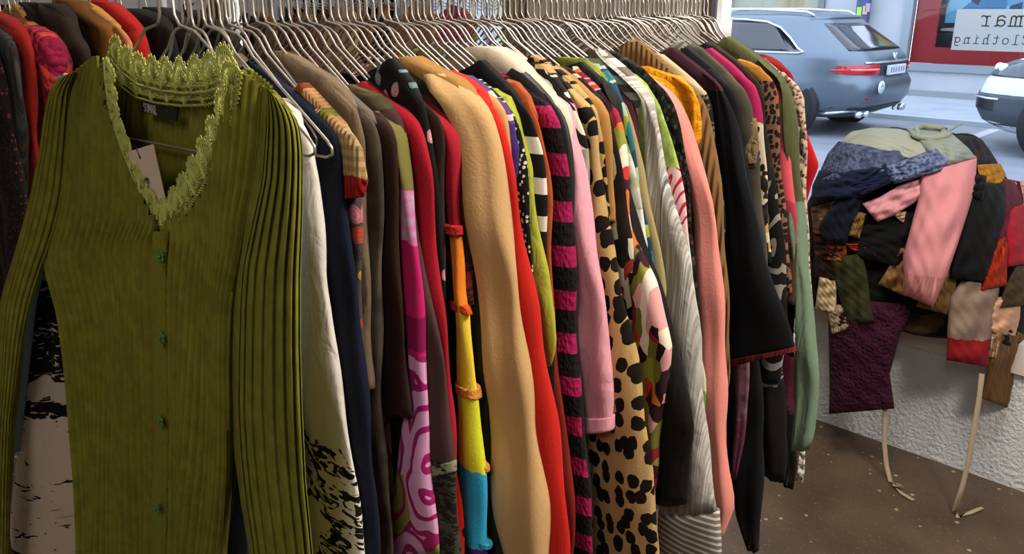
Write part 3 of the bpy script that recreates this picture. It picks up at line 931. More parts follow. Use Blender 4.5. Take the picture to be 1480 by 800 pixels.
garment(MAIN, 'jumper', 'pale blue jumper right behind the green cardigan, its sleeve showing between arm and waist', 'jumper',
    [(262, 92), (340, 118), (392, 150), (415, 190), (425, 260), (428, 500), (430, 700)], M1('pale_blue_jersey', '#7f9ab5'), k=2,
    left=([(84, 118), (72, 200), (62, 300), (52, 380), (36, 440), (24, 520), (18, 600), (14, 650)], [(140, 110), (112, 200), (84, 340), (64, 390), (48, 450), (38, 520), (27, 600), (20, 655)]), w=.05, side=.12, th=.012, collar=(.012, None, .3))
garment(MAIN, 'blouse', 'cream blouse with black scratchy print, second sleeve from the front', 'blouse',
    [(395, 138), (425, 162), (441, 184), (451, 205), (461, 260), (467, 325), (471, 400), (481, 450), (487, 500), (493, 550), (500, 600), (507, 650), (513, 700), (519, 750), (524, 800), (528, 850)],
    L('cream_printed_voile', [(S('#e9e0d8'), None, None), (('print', '#e4dad0', '#17140f', 60, .50), 655, None)], 'crinkle'), k=2, w=.085, hem=850, tmin=.015,
    left=([(95, 130), (85, 200), (80, 300), (60, 400), (45, 470), (34, 550), (26, 640), (16, 740), (10, 850)], [(150, 110), (140, 200), (125, 300), (112, 380), (116, 470), (122, 560), (124, 700), (126, 850)],
      L('cream_printed_left', [(S('#cbbfae'), None, None), (('print', '#b5a896', '#120f0c', 60, .40), 330, 600), (('print', '#c9b7a4', '#1a1512', 45, .6), 600, None)], 'crinkle')), side=.16, bodyhem=.62, th=.016,
    bmat=L('cream_printed_body', [(S('#cbbfae'), None, None), (('print', '#c9bcaa', '#120f0c', 48, .47), 385, 560), (('print', '#c9b7a4', '#1a1512', 30, .62), 560, None)], 'crinkle'))
garment(MAIN, 'jumper', 'navy blue jumper with wide smooth shoulder beside the cream blouse', 'jumper',
    [(362, 90), (425, 138), (483, 190), (489, 215), (495, 260), (501, 310), (506, 360), (512, 400), (518, 450), (525, 505), (532, 560), (538, 620), (545, 700), (551, 790), (553, 850)],
    M1('navy_fine_knit', '#151a2e', 'fleece'), k=2, w=.075, hem=850, tmin=.014, th=.014)
garment(MAIN, 'top', 'patchwork knit top with tan ribbed shoulder, orange and olive patches and red cuff', 'top',
    [(432, 118), (470, 158), (512, 196), (523, 215), (529, 245), (532, 262), (527, 285)],
    L('patchwork_knit', [(('cells', ['#a77b52', '#c85a22', '#6c6a20', '#8a3a20', '#b8895a'], 54), None, None), (('hstripe', '#b29468', '#9a7c55', .008, .5), 186, 254), (S('#9c1414'), 254, None)], 'rib'), k=2, w=.05, hem=285, side=.12)
garment(MAIN, 'top', 'charcoal strappy top printed with pink roses and yellow leaves', 'top',
    [(478, 168), (500, 196), (508, 226), (518, 250), (522, 300), (523, 380), (523, 480), (522, 560), (521, 640)],
    M1('rose_print_mesh', ('roses', '#4a443f', ['#d9828a', '#cf4a38', '#bcae2a', '#4a443f', '#c9a9a2', '#2d2927'], 51)), k=2, w=.06, hem=640, side=.12)
garment(MAIN, 'blazer', 'taupe draped blazer with soft folded shoulder, collar end beside the navy jumper', 'blazer',
    [(383, 72), (412, 60), (478, 116), (520, 160), (530, 200), (532, 300), (533, 420), (533, 520)],
    M1('taupe_suiting', '#75614e', 'crinkle'), k=3, w=.06, hem=560, th=.016)
garment(MAIN, 'jacket', 'dark taupe velvet jacket with pale piped shoulder seam', 'jacket',
    [(478, 117), (512, 148), (540, 170), (550, 192), (554, 215), (555, 250), (554, 310), (552, 370), (551, 430), (551, 500), (551, 580), (554, 640), (560, 700), (564, 760), (567, 850)],
    M1('taupe_velvet', ('heather', '#3a3028', '#5c5044', 25), 'fleece', .75, 1.0), k=3, w=.06, hem=850,
    cuff=[])
garment(MAIN, 'cardigan', 'chocolate brown cardigan between the taupe velvet jacket and the pink printed top', 'cardigan',
    [(528, 160), (552, 168), (566, 182), (573, 205), (576, 300), (580, 400), (586, 500), (590, 560)],
    M1('chocolate_knit', '#2e1a14', 'fleece'), k=2, w=.06, hem=600)
garment(MAIN, 'top', 'pink swirl printed top with magenta band and olive shoulder', 'top',
    [(545, 160), (560, 172), (577, 186), (583, 215), (592, 262), (597, 300), (601, 350), (605, 400), (609, 460), (613, 520), (617, 590), (621, 640), (626, 700), (632, 750), (636, 790), (636, 800)],
    L('pink_swirl_jersey', [(S('#716a35'), None, None), (('heather', '#c46d9e', '#b79ab0', 120), 274, None), (S('#c21f66'), 352, None), (S('#8a1450'), 455, 505),
      (('swirl', '#d79ac2', '#9c1c62', '#8f8d3a', 17), 512, None)], 'cloth'), k=2, hem=800, w=.062,
    inner=[(575, 180), (576, 260), (579, 350), (582, 420), (590, 500), (588, 560), (576, 620), (566, 700), (562, 760), (560, 800)])
garment(MAIN, 'top', 'dusty brown top with olive striped shoulder and black lace cuff', 'top',
    [(496, 119), (540, 136), (576, 160), (586, 185), (592, 230), (599, 290), (606, 350), (616, 400), (630, 470), (641, 530), (648, 590), (655, 660), (660, 740), (665, 800), (668, 850)],
    L('brown_lace_jersey', [(('hstripe', '#5d5434', '#4b4530', .03, .5), None, None), (S('#432b29'), 160, None), (S('#4d3533'), 350, None), (('print', '#1c1a15', '#3f3b30', 90, .5), 672, None)], 'cloth'), k=2, w=.05, hem=850,
    cuff=[('lace_band', 664, 680, M1('grey_lace_band', ('print', '#8a8672', '#1c1a15', 120, .55)), .0015)])
garment(MAIN, 'jumper', 'crimson jumper with long sleeve just right of the dusty brown top', 'jumper',
    [(518, 112), (556, 142), (592, 164), (604, 180), (612, 205), (622, 250), (628, 310), (634, 370), (640, 420), (648, 470), (652, 530), (656, 600), (659, 680), (660, 760)],
    M1('crimson_fine_knit', '#a5182a', 'fleece'), k=3, w=.055, hem=780)
garment(MAIN, 'cardigan', 'black cardigan with a tiny pink blossom, mostly hidden behind the crimson jumper', 'cardigan',
    [(560, 80), (585, 110), (615, 150), (622, 190), (627, 240), (634, 300), (638, 340), (641, 400)],
    M1('black_blossom', ('roses', '#141312', ['#141312', '#141312', '#d89aa4', '#141312', '#7e9a9e'], 60)), k=2, w=.05, hem=700)
garment(MAIN, 'jacket', 'dark brown jacket with sloping matt shoulder between two red garments', 'jacket',
    [(548, 103), (590, 134), (628, 164), (637, 185), (641, 215), (642, 260), (643, 320), (645, 400), (648, 520)],
    M1('brown_jersey', ('heather', '#3f2a22', '#34231d', 20)), k=2, w=.06, hem=640)
FR = M1('rust_frill', '#b8252c', 'frill'); FO = M1('orange_frill', '#d0521c', 'frill'); FP = M1('peach_frill', '#d0853c', 'frill')
garment(MAIN, 'top', 'colour block top with frilled sleeve of red, orange, yellow and blue tiers', 'top',
    [(592, 133), (628, 160), (650, 180), (657, 200), (662, 225), (661, 260), (661, 310), (663, 332), (667, 380), (672, 436), (678, 450), (682, 500), (686, 550), (690, 570), (695, 620), (699, 660), (701, 690), (703, 740), (704, 788), (704, 840)],
    L('tiered_colour_block', [(S('#a01c2c'), None, None), (S('#e07f26'), 334, None), (S('#e3c53c'), 448, None), (S('#d2d22c'), 574, None), (S('#2f9dc4'), 679, None), (S('#4b2168'), 789, None)], 'fleece'), k=2, hem=840, tilt=False,
    inner=[(640, 172), (645, 210), (646, 300), (650, 334), (655, 380), (656, 440), (657, 455), (659, 500), (662, 560), (665, 600), (668, 660), (671, 700), (674, 760), (676, 840)],
    cuff=[('frill', 325, 338, FR, .003), ('frill', 441, 453, FO, .003), ('frill', 562, 576, FP, .0035), ('frill', 673, 681, FP, .003), ('frill', 784, 790, M1('blue_frill', '#3a9cc0', 'frill'), .002)])
garment(MAIN, 'blouse', 'rust and black patterned blouse tucked beside the frilled colour block sleeve', 'blouse',
    [(600, 130), (640, 158), (662, 180), (670, 205), (676, 240), (680, 290), (681, 330), (682, 420)],
    M1('rust_pattern', ('print', '#2a1c16', '#6a2416', 60, .5)), k=2, w=.05, hem=440)
garment(MAIN, 'cardigan', 'very dark moss green cardigan left of the long tan jumper', 'cardigan',
    [(575, 90), (625, 128), (665, 166), (674, 200), (681, 250), (684, 320), (688, 400), (693, 450), (699, 500), (703, 560), (706, 620), (710, 680), (722, 750), (738, 800), (745, 850)],
    M1('moss_black_knit', '#23241a', 'fleece'), k=2, w=.05, hem=850)
garment(MAIN, 'jumper', 'long tan brushed jumper with full wide sleeve and high neck', 'jumper',
    [(585, 78), (635, 106), (652, 109), (676, 130), (698, 148), (710, 170), (717, 195), (725, 240), (730, 290), (736, 340), (744, 400), (752, 460), (760, 520), (765, 570), (769, 620), (778, 670), (785, 720), (789, 770), (792, 860)],
    L('tan_brushed_knit', [(S('#c39a68'), None, None)], 'fleece', .9, .8), k=4, w=.085, hem=870, th=.032,
    inner=[(625, 110), (655, 170), (672, 205), (680, 260), (684, 330), (688, 420), (697, 500), (705, 590), (712, 660), (722, 720), (738, 780), (752, 870)], bmat=M1('tan_funnel', '#a0743a', 'fleece'), fold=.4)
garment(MAIN, 'jumper', 'bright red jumper hanging directly right of the long tan jumper', 'jumper',
    [(632, 98), (668, 112), (702, 138), (718, 158), (728, 185), (735, 215), (743, 260), (751, 320), (758, 360), (766, 400), (776, 450), (785, 510), (794, 560), (802, 610), (807, 650), (812, 690), (818, 740), (823, 780), (828, 850)],
    M1('bright_red_knit', '#bb2117', 'fleece'), k=3, w=.065, hem=860, th=.022)
garment(MAIN, 'top', 'light apricot top with rounded shoulder between red jumper and purple knit', 'top',
    [(652, 104), (690, 126), (716, 142), (729, 160), (736, 185), (739, 215), (741, 260), (742, 330)],
    M1('apricot_jersey', '#c58f56'), k=2, w=.05, hem=380)
garment(MAIN, 'jumper', 'purple jumper with white striped shoulder', 'jumper',
    [(665, 104), (696, 124), (728, 150), (738, 166), (743, 195), (749, 215), (750, 250), (748, 268)],
    L('purple_stripe', [(('hstripe', '#553878', '#c4b8ac', .018, .72), None, None), (S('#3d2566'), 184, None)], 'fleece'), k=2, w=.045, hem=268)
garment(MAIN, 'dress', 'black dress flecked with tiny white specks beside the lime top', 'dress',
    [(680, 110), (715, 136), (742, 162), (752, 190), (758, 230), (763, 290), (767, 350), (770, 420), (773, 520)],
    M1('black_fleck', ('flecks', '#12110f', '#c9bfae', 255, .3)), k=2, w=.055, hem=560)
garment(MAIN, 'top', 'lime green top with elbow flared cuff', 'top',
    [(720, 128), (735, 143), (748, 165), (754, 195), (762, 220), (769, 245), (773, 290), (778, 335), (782, 360), (789, 395), (794, 425), (801, 460), (804, 492), (801, 512), (795, 528)],
    M1('lime_jersey', '#a4a63a', 'crinkle'), k=3, w=.05, hem=528, th=.016)
garment(MAIN, 'jumper', 'black jumper with broad white horizontal stripes on the sleeve', 'jumper',
    [(690, 84), (735, 128), (766, 165), (775, 190), (783, 212), (786, 240), (788, 290), (789, 330), (792, 380), (797, 440), (801, 520)],
    L('black_white_stripe', [(S('#121110'), None, None), (('hstripe', '#d6cfc0', '#161412', .034, .42), 192, 350)], 'cloth'), k=2, w=.055, hem=640)
garment(MAIN, 'blouse', 'burnt orange blouse, a narrow strip right of the striped black jumper', 'blouse',
    [(735, 110), (765, 145), (783, 178), (790, 210), (796, 250), (798, 290), (797, 350), (799, 430), (804, 500), (809, 560), (815, 610), (822, 660), (826, 710), (829, 780)],
    L('burnt_orange', [(S('#a04a22'), None, None), (S('#7b1f16'), 500, None)], 'cloth'), k=2, w=.045, hem=820)
garment(MAIN, 'jumper', 'black knitted jumper with magenta blocks in horizontal stripes', 'jumper',
    [(722, 104), (770, 138), (798, 156), (809, 175), (813, 205), (818, 240), (822, 280), (826, 330), (830, 400), (833, 460), (837, 520), (841, 560), (844, 620), (849, 680), (854, 740), (859, 850)],
    M1('magenta_black_stripe', ('hstripe', '#96184a', '#141112', .042, .46), 'knit'), k=3, w=.06, hem=860, th=.018)
garment(MAIN, 'dress', 'black lining dress seen as a dark edge between magenta stripes and pink top', 'dress',
    [(744, 95), (785, 135), (812, 162), (820, 185), (824, 215), (826, 260), (829, 330), (833, 400), (837, 480), (841, 560), (845, 620), (852, 680), (856, 730), (860, 850)],
    M1('black_satin', '#100e0e', 'cloth', .6), k=2, w=.05, hem=860)
garment(MAIN, 'jacket', 'cream hooded jacket with thick soft hood, shoulder above the magenta stripes', 'jacket',
    [(688, 66), (722, 60), (752, 95), (790, 132), (814, 152), (822, 175), (824, 220), (825, 300), (826, 420)],
    M1('cream_hood', '#cdbca6', 'fleece', .9, .6), k=4, w=.05, hem=460, th=.034, neckdrop=.02)
garment(MAIN, 'top', 'pale pink cotton top with straight three quarter sleeve and white underhem', 'top',
    [(770, 112), (800, 140), (817, 148), (825, 165), (831, 195), (843, 235), (852, 285), (860, 330), (866, 375), (873, 420), (879, 480), (882, 530), (883, 580), (882, 618)],
    L('pale_pink_cotton', [(S('#dd9aa6'), None, None)], 'crinkle'), k=2, hem=617, th=.026,
    inner=[(806, 145), (814, 175), (820, 250), (824, 330), (829, 400), (834, 480), (839, 540), (842, 580), (843, 620)],
    cuff=[('cuff', 600, 622, M1('pink_cuff', '#dd9aa6', 'crinkle'), .0004)])
garment(MAIN, 'blouse', 'black and white zebra patterned blouse with grey striped sleeve', 'blouse',
    [(790, 100), (815, 132), (834, 155), (843, 180), (848, 200), (850, 216), (851, 260), (852, 300)],
    L('zebra_blouse', [(('zebra', '#cfc5b2', '#17140f', 26), None, None), (('vstripe', ['#5c564c', '#a59c8c', '#3c3730'], 300), 216, None)], 'cloth'), k=2, w=.05, hem=310)
garment(MAIN, 'dress', 'long leopard print dress reaching below the pale pink top', 'dress',
    [(775, 84), (812, 118), (845, 148), (857, 170), (861, 200), (865, 230), (872, 255), (877, 290), (881, 320), (887, 350), (892, 380), (897, 405), (905, 440), (912, 470), (918, 500), (924, 530), (928, 560), (933, 600), (938, 640), (944, 680), (948, 720), (950, 760), (951, 860)],
    M1('leopard_plush', ('leopard', '#c4a068', '#120d08', 62, .49), 'fleece'), k=3, hem=870, th=.022,
    inner=[(825, 150), (830, 200), (836, 300), (842, 420), (846, 520), (846, 600), (846, 640), (850, 720), (856, 780), (860, 870)])
garment(MAIN, 'jacket', 'black and leopard spotted jacket shoulder behind the cream hood', 'jacket',
    [(770, 78), (820, 112), (850, 138), (862, 160), (868, 200), (874, 250), (880, 300)],
    M1('leopard_trim', ('leopard', '#bf9a62', '#171009', 90, .5)), k=2, w=.045, hem=330)
garment(MAIN, 'cardigan', 'caramel brown cardigan, narrow rounded shoulder right of the leopard dress', 'cardigan',
    [(800, 92), (838, 122), (866, 146), (877, 165), (882, 190), (886, 214), (888, 250), (889, 300)],
    M1('caramel_knit', '#a8793f', 'fleece'), k=2, w=.045, hem=320)
garment(MAIN, 'dress', 'black dress with small red figures, mostly covered by its neighbours', 'dress',
    [(812, 92), (850, 124), (876, 148), (886, 172), (892, 210), (898, 250), (905, 300), (915, 360), (918, 420)],
    M1('dark_figure_print', ('cells', ['#1c1512', '#241914', '#7c2a1c', '#15110f', '#b9ac98', '#1a1411'], 76)), k=2, w=.05, hem=600)
garment(MAIN, 'dress', 'multicoloured autumn floral dress in black, red, pink, olive and orange', 'dress',
    [(828, 96), (862, 126), (886, 152), (896, 178), (900, 210), (904, 250), (909, 300), (918, 340), (932, 370), (944, 395), (952, 412), (960, 445), (969, 478), (974, 500), (968, 535), (961, 580), (955, 615), (950, 640), (948, 690), (946, 760)],
    M1('autumn_floral', ('cells', ['#231219', '#c4332a', '#d79a9a', '#8c8a35', '#2b161e', '#c96a2a', '#e2d3bf', '#3a1a24', '#6f6a2c', '#8a2030', '#1f1013'], 100, (1, .3, .55))), k=2, hem=800, th=.02,
    inner=[(880, 150), (884, 260), (890, 330), (905, 380), (915, 420), (918, 520), (925, 600), (930, 700), (932, 800)])
garment(MAIN, 'blouse', 'black blouse with lettuce edged flared hem at knee height', 'blouse',
    [(835, 84), (872, 120), (894, 150), (902, 180), (905, 230), (912, 280), (925, 325), (937, 365), (953, 408), (964, 450), (975, 492), (985, 530), (994, 575), (1003, 625), (998, 680), (991, 726)],
    M1('black_voile', '#15110e', 'crinkle', .7), k=2, hem=727, th=.02, w=.05,
    inner=[(885, 150), (890, 300), (915, 400), (930, 470), (948, 560), (946, 620), (947, 680), (950, 735)])
garment(MAIN, 'top', 'lime and white photo print top with pointed sleeve tip', 'top',
    [(850, 84), (880, 124), (893, 152), (898, 180), (906, 208), (915, 240), (923, 280), (931, 325), (937, 358)],
    L('lime_white_print', [(('heather', '#93903a', '#6d7a2e', 60), None, None), (('heather', '#cfcdbf', '#8f9358', 50), 225, None), (S('#dcd8cc'), 300, None)], 'cloth'), k=2, w=.045, hem=362)
garment(MAIN, 'blouse', 'teal and yellow patterned blouse strip beside the lime and white top', 'blouse',
    [(865, 92), (892, 126), (903, 150), (911, 180), (918, 215), (924, 250), (929, 290), (936, 330), (941, 370), (946, 400)],
    M1('teal_pattern', ('cells', ['#24506b', '#1f4158', '#8e9433', '#2e6a78', '#9fae9c', '#1c3a50'], 88)), k=2, w=.04, hem=420)
garment(MAIN, 'cardigan', 'khaki beige cardigan left of the grey striped shirt', 'cardigan',
    [(822, 88), (872, 124), (906, 150), (914, 178), (920, 210), (930, 250), (940, 300), (949, 340), (957, 380), (965, 420)],
    M1('khaki_knit', '#9d8c62'), k=2, w=.045, hem=520)
garment(MAIN, 'jumper', 'plum velvet jumper showing as a glossy strip', 'jumper',
    [(828, 80), (880, 118), (914, 148), (921, 172), (925, 205), (931, 250), (934, 330)],
    M1('plum_velvet', '#57163a', 'fleece', .5, 1), k=2, w=.045, hem=400)
garment(MAIN, 'shirt', 'long grey and white pinstriped shirt with ticking stripe cuff', 'shirt',
    [(862, 70), (900, 100), (935, 134), (945, 152), (955, 190), (964, 235), (973, 280), (983, 325), (994, 365), (1001, 405), (1006, 455), (1011, 520), (1016, 570), (1021, 620), (1028, 680), (1036, 735), (1038, 800), (1038, 860)],
    L('grey_pinstripe', [(('vstripe', ['#6e6961', '#b9b4ab', '#8b857c', '#cfcac2', '#5d5852'], 190), None, None)], 'crinkle'), k=2, hem=738, th=.024,
    inner=[(934, 150), (934, 250), (940, 330), (948, 400), (952, 480), (955, 560), (956, 650), (957, 740)],
    bmat=L('grey_pinstripe_yoke', [(('hstripe', '#c3bcb0', '#6a6259', .016, .5), None, 200), (('vstripe', ['#6e6961', '#b9b4ab', '#8b857c'], 190), 200, None)], 'cloth'),
    cuff=[('cuff', 733, 850, M1('ticking_cuff', ('hstripe', '#cdc5b6', '#77706a', .0075, .4)), .003)])
garment(MAIN, 'dress', 'lime lace dress changing to red rose print and pale blue below', 'dress',
    [(905, 100), (935, 126), (952, 152), (962, 180), (970, 205), (978, 238), (986, 270), (993, 300), (998, 340), (1001, 372), (1004, 420), (1008, 470), (1014, 515), (1019, 550), (1019, 590)],
    L('rose_panel', [(('heather', '#a6b866', '#7f9440', 90), None, None), (('swirl', '#d8b3b3', '#b8203a', '#c9566c', 32), 240, None), (S('#c3c8c4'), 352, None), (('leopard', '#d6cdb0', '#5f8a3c', 14, .6), 470, None)], 'cloth'), k=2, w=.05, hem=600)
garment(MAIN, 'blouse', 'black lace blouse left of the long salmon cardigan', 'blouse',
    [(880, 70), (925, 100), (962, 134), (975, 156), (984, 185), (989, 220), (995, 260), (1001, 300), (1004, 345), (1006, 400), (1011, 440), (1014, 475)],
    M1('black_lace', ('flecks', '#121110', '#39322e', 180, .35), 'chunky'), k=2, w=.055, hem=560)
garment(MAIN, 'cardigan', 'long salmon pink brushed cardigan with angled hem', 'cardigan',
    [(905, 92), (945, 116), (972, 138), (985, 160), (998, 188), (1011, 228), (1020, 258), (1028, 292), (1034, 330), (1038, 375), (1041, 425), (1045, 475), (1048, 520), (1050, 560), (1051, 620), (1054, 685), (1061, 732), (1052, 756), (1041, 779)],
    M1('salmon_brushed_knit', '#db8679', 'fleece', .9, .8), k=3, hem=779, th=.024,
    inner=[(978, 150), (986, 200), (995, 260), (1001, 310), (1004, 380), (1009, 450), (1014, 520), (1019, 600), (1027, 680), (1036, 745), (1040, 779)])
garment(MAIN, 'blouse', 'short sleeved mustard yellow blouse gathered into ruffles', 'blouse',
    [(922, 92), (958, 104), (984, 113), (1002, 126), (1013, 150), (1017, 178), (1016, 200), (1010, 214)],
    M1('mustard_ruffle', '#d9920e', 'frill'), k=3, w=.045, hem=214, th=.03, fold=.9, bodyhem=.3)
garment(MAIN, 'coat', 'camel corduroy coat strip beside the long salmon cardigan', 'coat',
    [(915, 52), (965, 98), (1006, 132), (1020, 156), (1029, 185), (1037, 220), (1043, 260), (1047, 300), (1051, 345), (1053, 390), (1054, 450), (1053, 530)],
    M1('camel_cord', '#80603a', 'cord'), k=2, w=.05, hem=560)
garment(MAIN, 'jacket', 'cream edged jacket with dark sequined sleeve', 'jacket',
    [(945, 72), (985, 104), (1022, 132), (1029, 150), (1034, 185), (1038, 225), (1043, 270), (1048, 330)],
    L('cream_sequin', [(S('#b3a07e'), None, None), (('flecks', '#15120f', '#5d5348', 225, .35), 138, None)], 'cloth'), k=2, w=.05, hem=480)
garment(MAIN, 'cape', 'wide black wool cape with mauve seam and red blanket stitched hem', 'cape',
    [(968, 66), (1010, 98), (1040, 122), (1052, 148), (1062, 178), (1068, 205), (1078, 250), (1090, 300), (1102, 345), (1115, 392), (1130, 436), (1142, 472), (1148, 495), (1150, 506)],
    L('black_wool', [(S('#3d2029'), None, None), (S('#141417'), 135, None)], 'fleece', .95), k=3, hem=506, th=.018, hemslope=20,
    inner=[(1035, 140), (1043, 200), (1048, 280), (1052, 360), (1055, 430), (1058, 490), (1062, 524)],
    cuff=[('blanket_stitching', 499, 507, M1('red_stitch', ('vstripe', ['#141417', '#141417', '#5c1c22', '#8c2a2c', '#141417', '#141417'], 420)), .0002)])
garment(MAIN, 'shirt', 'black shirt with a white piped shoulder edge', 'shirt',
    [(985, 62), (1030, 100), (1060, 128), (1070, 152), (1074, 185), (1080, 240), (1088, 300)],
    M1('black_cotton', '#17171a'), k=2, w=.05, hem=520, collar=(.004, M1('white_piping', '#b9b4ac'), .2))
garment(MAIN, 'jacket', 'grey khaki jacket with ruffled tan edge behind the black cape', 'jacket',
    [(1000, 60), (1045, 100), (1076, 128), (1087, 152), (1091, 190), (1095, 240), (1101, 295), (1107, 345), (1113, 400)],
    M1('grey_khaki', ('heather', '#4b463b', '#3e3a31', 30)), k=2, w=.05, hem=470,
    cuff=[('ruffle', 170, 240, M1('tan_ruffle', '#7e684a', 'frill'), .002)])
garment(MAIN, 'blouse', 'magenta blouse with cream and black dotted sleeve', 'blouse',
    [(1020, 66), (1062, 98), (1090, 124), (1098, 148), (1102, 170), (1104, 205), (1107, 250), (1111, 300), (1115, 345), (1117, 370)],
    L('magenta_dot', [(S('#9c1e4e'), None, None), (('leopard', '#c8b7a0', '#191513', 90, .38), 178, None), (('cells', ['#191513', '#a98a4a', '#2b251d', '#c8b7a0'], 144), 250, None)], 'cloth'), k=2, w=.045, hem=380)
garment(MAIN, 'dress', 'black dress with white curling lines beside the pink panelled jumper', 'dress',
    [(1022, 58), (1070, 94), (1098, 120), (1107, 146), (1111, 190), (1119, 240), (1127, 290), (1132, 340), (1136, 400), (1139, 470)],
    L('black_curl', [(('heather', '#1d1713', '#2b201a', 60), None, None), (('swirl', '#141210', '#8a857e', '#141210', 16), 260, None)], 'cloth'), k=2, w=.045, hem=560)
garment(MAIN, 'cardigan', 'brown animal print cardigan with ochre shoulder', 'cardigan',
    [(1068, 84), (1095, 96), (1116, 114), (1122, 135), (1126, 170), (1129, 210), (1133, 260), (1138, 320), (1141, 370), (1143, 410)],
    L('brown_animal', [(S('#a8702c'), None, None), (('leopard', '#86604a', '#20140f', 165, .5), 116, None)], 'cloth'), k=2, w=.035, hem=430)
garment(MAIN, 'jumper', 'coral pink jumper with a lime green band across the sleeve', 'jumper',
    [(1082, 90), (1108, 108), (1122, 124), (1130, 142), (1136, 175), (1143, 215), (1148, 260), (1151, 310), (1152, 350), (1151, 400)],
    L('coral_band', [(S('#cf5360'), None, None), (S('#6a8a2c'), 152, 170), (S('#b03a4c'), 290, None), (S('#48301f'), 350, None)], 'fleece'), k=2, w=.04, hem=440)
garment(MAIN, 'jacket', 'olive jacket with long faded sage green sleeve near the rail end', 'jacket',
    [(1052, 52), (1098, 86), (1130, 108), (1144, 132), (1149, 165), (1153, 210), (1157, 265), (1161, 320), (1166, 380), (1171, 430), (1176, 480), (1179, 540), (1180, 590), (1176, 628), (1168, 648)],
    L('sage_cotton', [(S('#4d4f30'), None, None), (S('#6c8068'), 290, None)], 'crinkle'), k=2, hem=648, th=.03,
    inner=[(1132, 120), (1137, 200), (1142, 290), (1148, 350), (1150, 430), (1151, 500), (1150, 570), (1148, 620), (1146, 648)])
garment(MAIN, 'dress', 'black trailing dress with pink ruffle cuff low beside the sage sleeve', 'dress',
    [(1070, 62), (1110, 92), (1138, 116), (1146, 150), (1149, 250), (1150, 400), (1146, 500), (1151, 560), (1150, 600)],
    L('pink_cuff_black', [(S('#171412'), None, None), (S('#c7607e'), 512, None)], 'frill'), k=2, w=.03, hem=598)
garment(MAIN, 'jumper', 'cream and pink openwork crochet jumper', 'jumper',
    [(1096, 78), (1130, 104), (1152, 124), (1161, 142), (1163, 180), (1165, 240), (1168, 300), (1171, 350), (1174, 395), (1174, 440)],
    M1('crochet', ('leopard', '#cdb49c', '#7c4a48', 180, .36), 'chunky'), k=2, w=.03, hem=450)
garment(MAIN, 'jacket', 'dark red jacket, last on the rail beside the window', 'jacket',
    [(1098, 78), (1112, 82), (1130, 92), (1144, 104), (1153, 128), (1160, 170), (1170, 205), (1181, 238), (1173, 262), (1167, 290)],
    L('dark_red', [(S('#7c1417'), None, None), (S('#b3141a'), 170, None)], 'cloth'), k=3, w=.045, hem=300)
END_S = MAIN.last
# trousers and long skirts hung low among them, the lower black shapes
def hung_cloth(name, label, cat, rail, s, left, right, mat, th=.014, seed=1, group=None, rows=40, hempts=None):
    "a long folded piece hanging from its hanger bar, outline in the garment plane"
    Lp = [rail.local(s, x, y) for x, y in left]; Rp = [rail.local(s, x, y) for x, y in right]
    root = empty(name, rail.at(s) + Vector((0, 0, NECK_Z)), -pi / 4); tag(root, label, cat, group)
    zt = -.07; zl = min(Lp[-1][1], Rp[-1][1])
    lp = sorted([(-z, a) for a, z in Lp]); rp = sorted([(-z, a) for a, z in Rp])
    q0 = min(.13, rp[0][1]); w0 = rp[0][1] - lp[0][1]
    lp = [(-zt, q0 - max(.04, w0))] + lp; rp = [(-zt, q0)] + rp
    outer = [(-k, a) for k, a in rp]
    vs, fs = sleeve_mesh(outer, .1, zl, th, seed, lp, rows=rows)
    m = mat(lambda py: rail.local(s, right[0][0], py)[1]) if callable(mat) else mat
    mk('leg' if cat == 'trousers' else 'skirt_panel', vs, fs, m, root)
    return root
e0 = END_S
hung_cloth('trousers', 'long black trousers with the lowest hem on the rail, hanging past the salmon cardigan', 'trousers', MAIN, .60,
    [(1042, 500), (1050, 600), (1056, 700), (1062, 750), (1083, 790)], [(1098, 480), (1103, 560), (1103, 660), (1102, 740), (1094, 797)], L('black_trouser', [(S('#131213'), None, None)], 'fleece'), .02, 3)
hung_cloth('skirt', 'mauve satin skirt tapering to a point below the black cape', 'skirt', MAIN, .575,
    [(1058, 500), (1060, 560), (1062, 620), (1058, 690)], [(1080, 500), (1084, 560), (1081, 600), (1064, 692)], L('mauve_satin', [(('heather', '#7c5560', '#5a3742', 60), None, None), (S('#5c2440'), 610, None)], 'crinkle', .5), .010, 4)
hung_cloth('skirt', 'black skirt with grey lace panel under the black cape', 'skirt', MAIN, .66,
    [(1080, 480), (1092, 600), (1100, 660), (1104, 684)], [(1125, 480), (1136, 600), (1140, 660), (1136, 690)], L('black_lace_skirt', [(('print', '#191716', '#8d8680', 80, .52), None, None), (S('#191512'), 556, None)], 'cloth'), .016, 5)
hung_cloth('skirt', 'dark brown skirt with thin trailing edge left of the sage sleeve', 'skirt', MAIN, .72,
    [(1112, 500), (1118, 580), (1126, 650), (1134, 700)], [(1146, 500), (1150, 600), (1152, 660), (1146, 706)], L('dark_brown_skirt', [(S('#1d1713'), None, None)], 'cloth'), .012, 6)
hung_cloth('scarf', 'white crochet scarf end hanging below the sage sleeve', 'scarf', MAIN, .80,
    [(1152, 600), (1153, 660), (1150, 694)], [(1166, 600), (1164, 650), (1161, 697)], L('white_crochet', [(('flecks', '#d8d2c8', '#8a8378', 160, .3), None, None)], 'chunky'), .008, 7)

